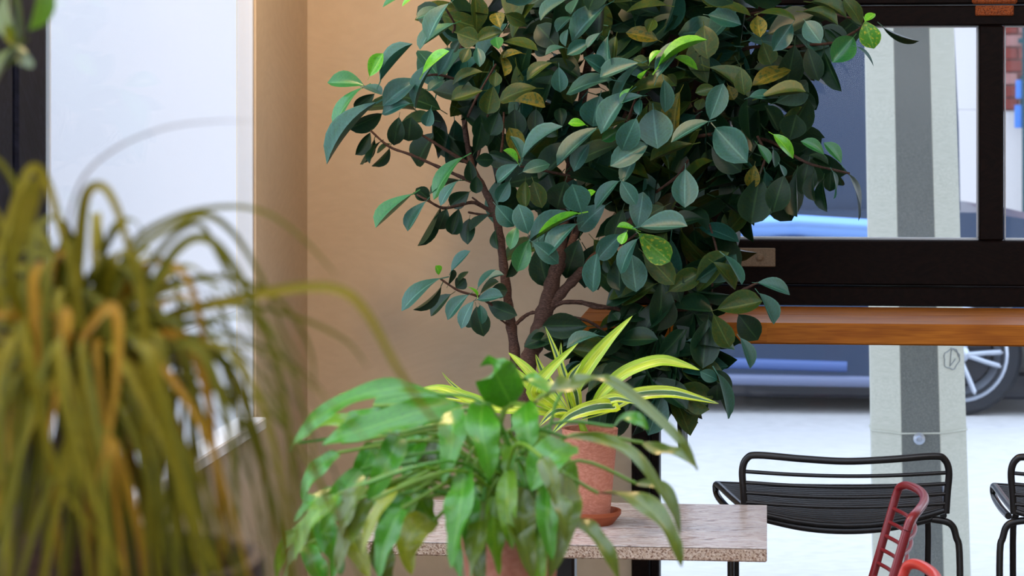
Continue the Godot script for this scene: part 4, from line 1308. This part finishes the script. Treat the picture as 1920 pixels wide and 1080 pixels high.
func peace_lily() -> void:
	var rim := at(958, 985, 3.2)
	var h := 0.15
	var foot := Vector3(rim.x, rim.y - h, -3.2)
	var p := thing("potted_lily", "drooping bright green leafy plant in the middle foreground", "potted plant", foot)
	part("pot", lathe([[0.0, 0.0], [0.048, 0.0], [0.064, h - 0.03], [0.070, h - 0.03], [0.071, h], [0.065, h], [0.06, h - 0.03], [0.0, h - 0.03]], 44), M.clay, p)
	part("soil", lathe([[0.0, h - 0.015], [0.062, h - 0.02], [0.06, h - 0.03]], 24), M.soil, p)
	rng.seed = 45
	for q in LILY:
		var pts := []
		for e in q[2]:
			pts.append(at(e[0], e[1], e[2]) - foot)
		pts = smooth_path(pts, 6)
		var first: Vector3 = pts[0]
		var st := new_st()
		ribbon(st, pts, q[0] / 1437.0 * 0.95, Vector3(rng.randf_range(-0.5, 0.5), 0.8, rng.randf_range(0.4, 0.75)).normalized(), 1, 0.28, 0.22)
		var leaf := part("leaf", done(st), M.lily[q[1]], p)
		var a := rng.randf() * TAU
		var root := Vector3(cos(a) * 0.03, h - 0.015, sin(a) * 0.03)
		var mid := root.lerp(first, 0.55) + Vector3(0, 0.06, 0)
		mid.x = lerpf(root.x, first.x, 0.4)
		part("leaf_stalk", tube(smooth_path([root, mid, first], 6), 0.0024, 6), M.lily[[0, 1, 1][rng.randi() % 3]], leaf)
	stand("walnut", "slim dark wooden plant stand under the drooping plant", foot, 0.24)

func stand(_kind: String, label: String, top: Vector3, w: float) -> void:
	var s := thing("plant_stand", label, "plant stand", Vector3(top.x, 0, top.z))
	part("top", box(Vector3(w, 0.025, w), 0.004), M.walnut, s, Vector3(0, top.y - 0.0125, 0))
	for sx in [-1.0, 1.0]:
		for sz in [-1.0, 1.0]:
			part("leg", tube([Vector3(sx * w * 0.38, top.y - 0.026, sz * w * 0.38), Vector3(sx * w * 0.5, 0.0, sz * w * 0.5)], [0.014, 0.010], 10), M.walnut, s)
	part("lower_shelf", box(Vector3(w * 0.8, 0.018, w * 0.8), 0.004), M.walnut, s, Vector3(0, top.y * 0.35, 0))

# ------------------------------------------------------------------ the palm in the left foreground
const PALM := [
	# breadth, kind, then x, y, distance
	[9, 3, [[120,600,1.7],[118,470,1.7],[150,345,1.7],[215,280,1.7],[310,240,1.72],[400,228,1.74],[480,227,1.76]]],
	[38, 0, [[40,640,1.66],[-10,520,1.66],[25,400,1.66],[58,318,1.66],[90,345,1.66],[120,450,1.65],[150,570,1.65],[165,700,1.65]]],
	[34, 0, [[60,640,1.62],[20,520,1.6],[45,380,1.6],[70,345,1.6],[55,420,1.6],[10,540,1.6],[-30,660,1.6]]],
	[34, 0, [[140,620,1.68],[148,480,1.68],[160,370,1.68],[190,350,1.68],[218,390,1.67],[245,480,1.66],[275,600,1.66],[300,720,1.66]]],
	[20, 1, [[200,620,1.72],[240,470,1.72],[320,410,1.72],[420,388,1.72],[500,400,1.72],[570,450,1.72],[632,518,1.72]]],
	[26, 1, [[200,600,1.7],[250,480,1.7],[330,422,1.7],[390,405,1.7],[440,440,1.7],[490,520,1.7],[530,620,1.7],[570,690,1.7]]],
	[20, 1, [[220,620,1.7],[300,470,1.7],[370,420,1.7],[410,480,1.7],[450,560,1.7],[520,660,1.7],[590,730,1.7]]],
	[34, 0, [[230,640,1.72],[330,590,1.72],[450,560,1.7],[560,540,1.68],[640,545,1.66],[690,590,1.65],[745,690,1.64],[800,770,1.64],[866,842,1.64]]],
	[30, 1, [[240,620,1.66],[330,470,1.66],[400,455,1.66],[470,560,1.66],[520,690,1.66],[545,850,1.66],[552,1000,1.66],[556,1110,1.66]]],
	[18, 1, [[240,640,1.75],[340,580,1.75],[470,575,1.75],[570,600,1.75],[650,640,1.75],[690,690,1.75]]],
	[14, 1, [[250,640,1.72],[360,600,1.72],[470,640,1.72],[560,690,1.72],[610,740,1.72]]],
	[22, 1, [[190,610,1.74],[300,540,1.74],[420,520,1.74],[520,560,1.74],[580,650,1.74],[590,740,1.74]]],
	[36, 2, [[150,640,1.6],[200,580,1.58],[222,600,1.57],[220,700,1.56],[205,810,1.56],[180,910,1.56]]],
	[36, 2, [[110,650,1.6],[120,590,1.58],[128,610,1.57],[110,720,1.56],[92,820,1.56]]],
	[34, 0, [[60,650,1.62],[40,600,1.6],[55,680,1.58],[80,800,1.58],[120,920,1.58],[190,1010,1.58]]],
	[36, 0, [[120,650,1.6],[110,640,1.56],[120,740,1.55],[150,860,1.55],[190,980,1.55],[240,1090,1.55]]],
	[40, 0, [[250,650,1.62],[280,660,1.58],[300,750,1.57],[330,870,1.57],[370,990,1.57],[420,1100,1.57]]],
	[38, 2, [[200,820,1.62],[215,850,1.6],[240,920,1.6],[262,1010,1.6],[270,1090,1.6]]],
	[34, 2, [[40,600,1.6],[10,590,1.58],[-40,600,1.57],[-90,650,1.57]]],
	[30, 0, [[30,620,1.62],[-20,560,1.6],[-60,620,1.6],[-40,760,1.6],[10,900,1.6]]],
	[24, 0, [[20,560,1.62],[10,450,1.6],[-20,380,1.6],[-80,330,1.6]]],
	[26, 1, [[60,560,1.7],[55,430,1.7],[20,330,1.7],[-30,285,1.7],[-90,290,1.7]]],
	[36, 1, [[330,640,1.68],[380,660,1.66],[420,760,1.65],[440,880,1.65],[450,1100,1.65]]],
	[34, 2, [[300,620,1.7],[350,640,1.68],[385,720,1.67],[400,830,1.67],[420,960,1.67],[440,1090,1.67]]],
	[34, 1, [[350,640,1.72],[420,680,1.7],[470,780,1.69],[500,900,1.69],[515,1100,1.69]]],
]

func ponytail_palm() -> void:
	var rim := at(170, 1045, 1.72)
	var h := 0.17
	var foot := Vector3(rim.x, rim.y - h, -1.72)
	var p := thing("potted_palm", "blurred olive palm with long drooping strap leaves, left foreground", "potted plant", foot)
	part("pot", lathe([[0.0, 0.0], [0.085, 0.0], [0.118, h - 0.02], [0.124, h - 0.02], [0.124, h], [0.114, h], [0.11, h - 0.03], [0.0, h - 0.03]], 48), M.dark_pot, p)
	part("soil", lathe([[0.0, h - 0.01], [0.112, h - 0.016], [0.11, h - 0.03]], 24), M.soil, p)
	var crown := at(170, 700, 1.72) - foot
	part("trunk", tube(smooth_path([Vector3(-0.01, h - 0.02, 0), Vector3(-0.012, h + 0.03, 0), Vector3(-0.005, h + 0.07, 0.0), crown], 5), [0.062, 0.062, 0.060, 0.056, 0.050, 0.044, 0.038, 0.033, 0.030, 0.028, 0.026, 0.024, 0.022, 0.021, 0.02, 0.02], 14), M.bark, p)
	rng.seed = 57
	for q in PALM:
		var pts := []
		for e in q[2]:
			pts.append(at(e[0], e[1], e[2]) - foot)
		pts = smooth_path(pts, 6)
		var st := new_st()
		ribbon(st, pts, q[0] / 2700.0 * 0.74, (Vector3(0, 0.35, 0.9) + Vector3(rng.randf_range(-0.5, 0.5), 0, 0)).normalized(), 0, 0.3)
		part("leaf", done(st), M.palm[q[1]], p)
	for k in 190:
		var a := TAU * k / 190.0 * 7.0 + rng.randf() * 0.5
		var out := Vector3(cos(a), 0, sin(a))
		var reach := rng.randf_range(0.05, 0.19)
		if out.z > 0.3: reach *= 0.75
		var up := rng.randf_range(0.0, 0.045) if k % 5 else rng.randf_range(0.05, 0.10)
		var drop := rng.randf_range(0.13, 0.27)
		var c := crown + Vector3(rng.randf_range(-0.02, 0.02), rng.randf_range(-0.03, 0.015), 0)
		var sway := Vector3(rng.randf_range(-0.03, 0.03), 0, rng.randf_range(-0.02, 0.02))
		var pts := smooth_path([c, c + out * reach * 0.30 + Vector3(0, up, 0), c + out * reach * 0.70 + Vector3(0, up * 0.9, 0), c + out * reach + Vector3(0, -drop * 0.35, 0) + sway, c + out * (reach + 0.02) + Vector3(0, -drop, 0) + sway * 2.0], 6)
		var st := new_st()
		ribbon(st, pts, rng.randf_range(0.006, 0.0115), (out * 0.6 + Vector3(0, 0.6, 0.3)).normalized(), 0, 0.3)
		part("leaf", done(st), M.palm[[0, 0, 1, 1, 1, 2][rng.randi() % 6]], p)
	stand("walnut", "tall dark wooden plant stand under the olive palm", foot, 0.30)

# ------------------------------------------------------------------ vine in the top left corner
func hanging_vine() -> void:
	var d := 1.9
	var c := at(-190, -420, d)
	var p := thing("hanging_vine", "blurred green vine hanging in the top left corner", "hanging plant", c)
	part("pot", lathe([[0.0, -0.10], [0.05, -0.10], [0.085, -0.02], [0.09, 0.02], [0.082, 0.02], [0.078, -0.02], [0.0, -0.02]], 32), M.clay, p)
	part("soil", lathe([[0.0, 0.0], [0.08, -0.004], [0.076, -0.02]], 20), M.soil, p)
	for k in 3:
		var a := TAU * k / 3.0
		part("cord", tube([Vector3(cos(a) * 0.085, 0.015, sin(a) * 0.085), Vector3(0, 0.35, 0)], 0.002, 5), M.black_metal, p)
	part("cord", tube([Vector3(0, 0.35, 0), Vector3(0, 3.3 - c.y, 0)], 0.002, 5), M.black_metal, p)
	var runs := [[[-190,-420],[-120,-430],[-40,-250],[20,-60],[36,84],[-10,140],[-60,200]], [[-190,-420],[-100,-460],[0,-330],[60,-130],[72,0]], [[-190,-420],[-260,-450],[-300,-250],[-290,-50]]]
	for r in runs:
		var pts := []
		for e in r: pts.append(at(e[0], e[1], d - 0.03) - c)
		part("stem", tube(smooth_path(pts, 6), 0.0022, 6), M.lily[2], p)
	for q in [[72,-60,76,52,34,1], [20,-30,12,75,20,2], [36,84,42,112,26,2], [36,84,-34,170,18,2], [-20,-160,-70,-60,44,1], [50,-120,110,-40,40,1], [-290,-60,-270,60,44,1], [-200,-440,-140,-560,44,1], [-250,-430,-330,-480,44,0], [-300,-250,-340,-150,44,1], [36,84,18,70,16,3]]:
		var foot := at(q[0], q[1], d - 0.03)
		var tip := at(q[2], q[3], d - 0.05)
		var o := part("leaf", leaf_forms[1], M.lily[q[5]], p)
		o.transform = leaf_pose(foot, tip, q[4] / 2400.0)
		o.transform.origin -= c
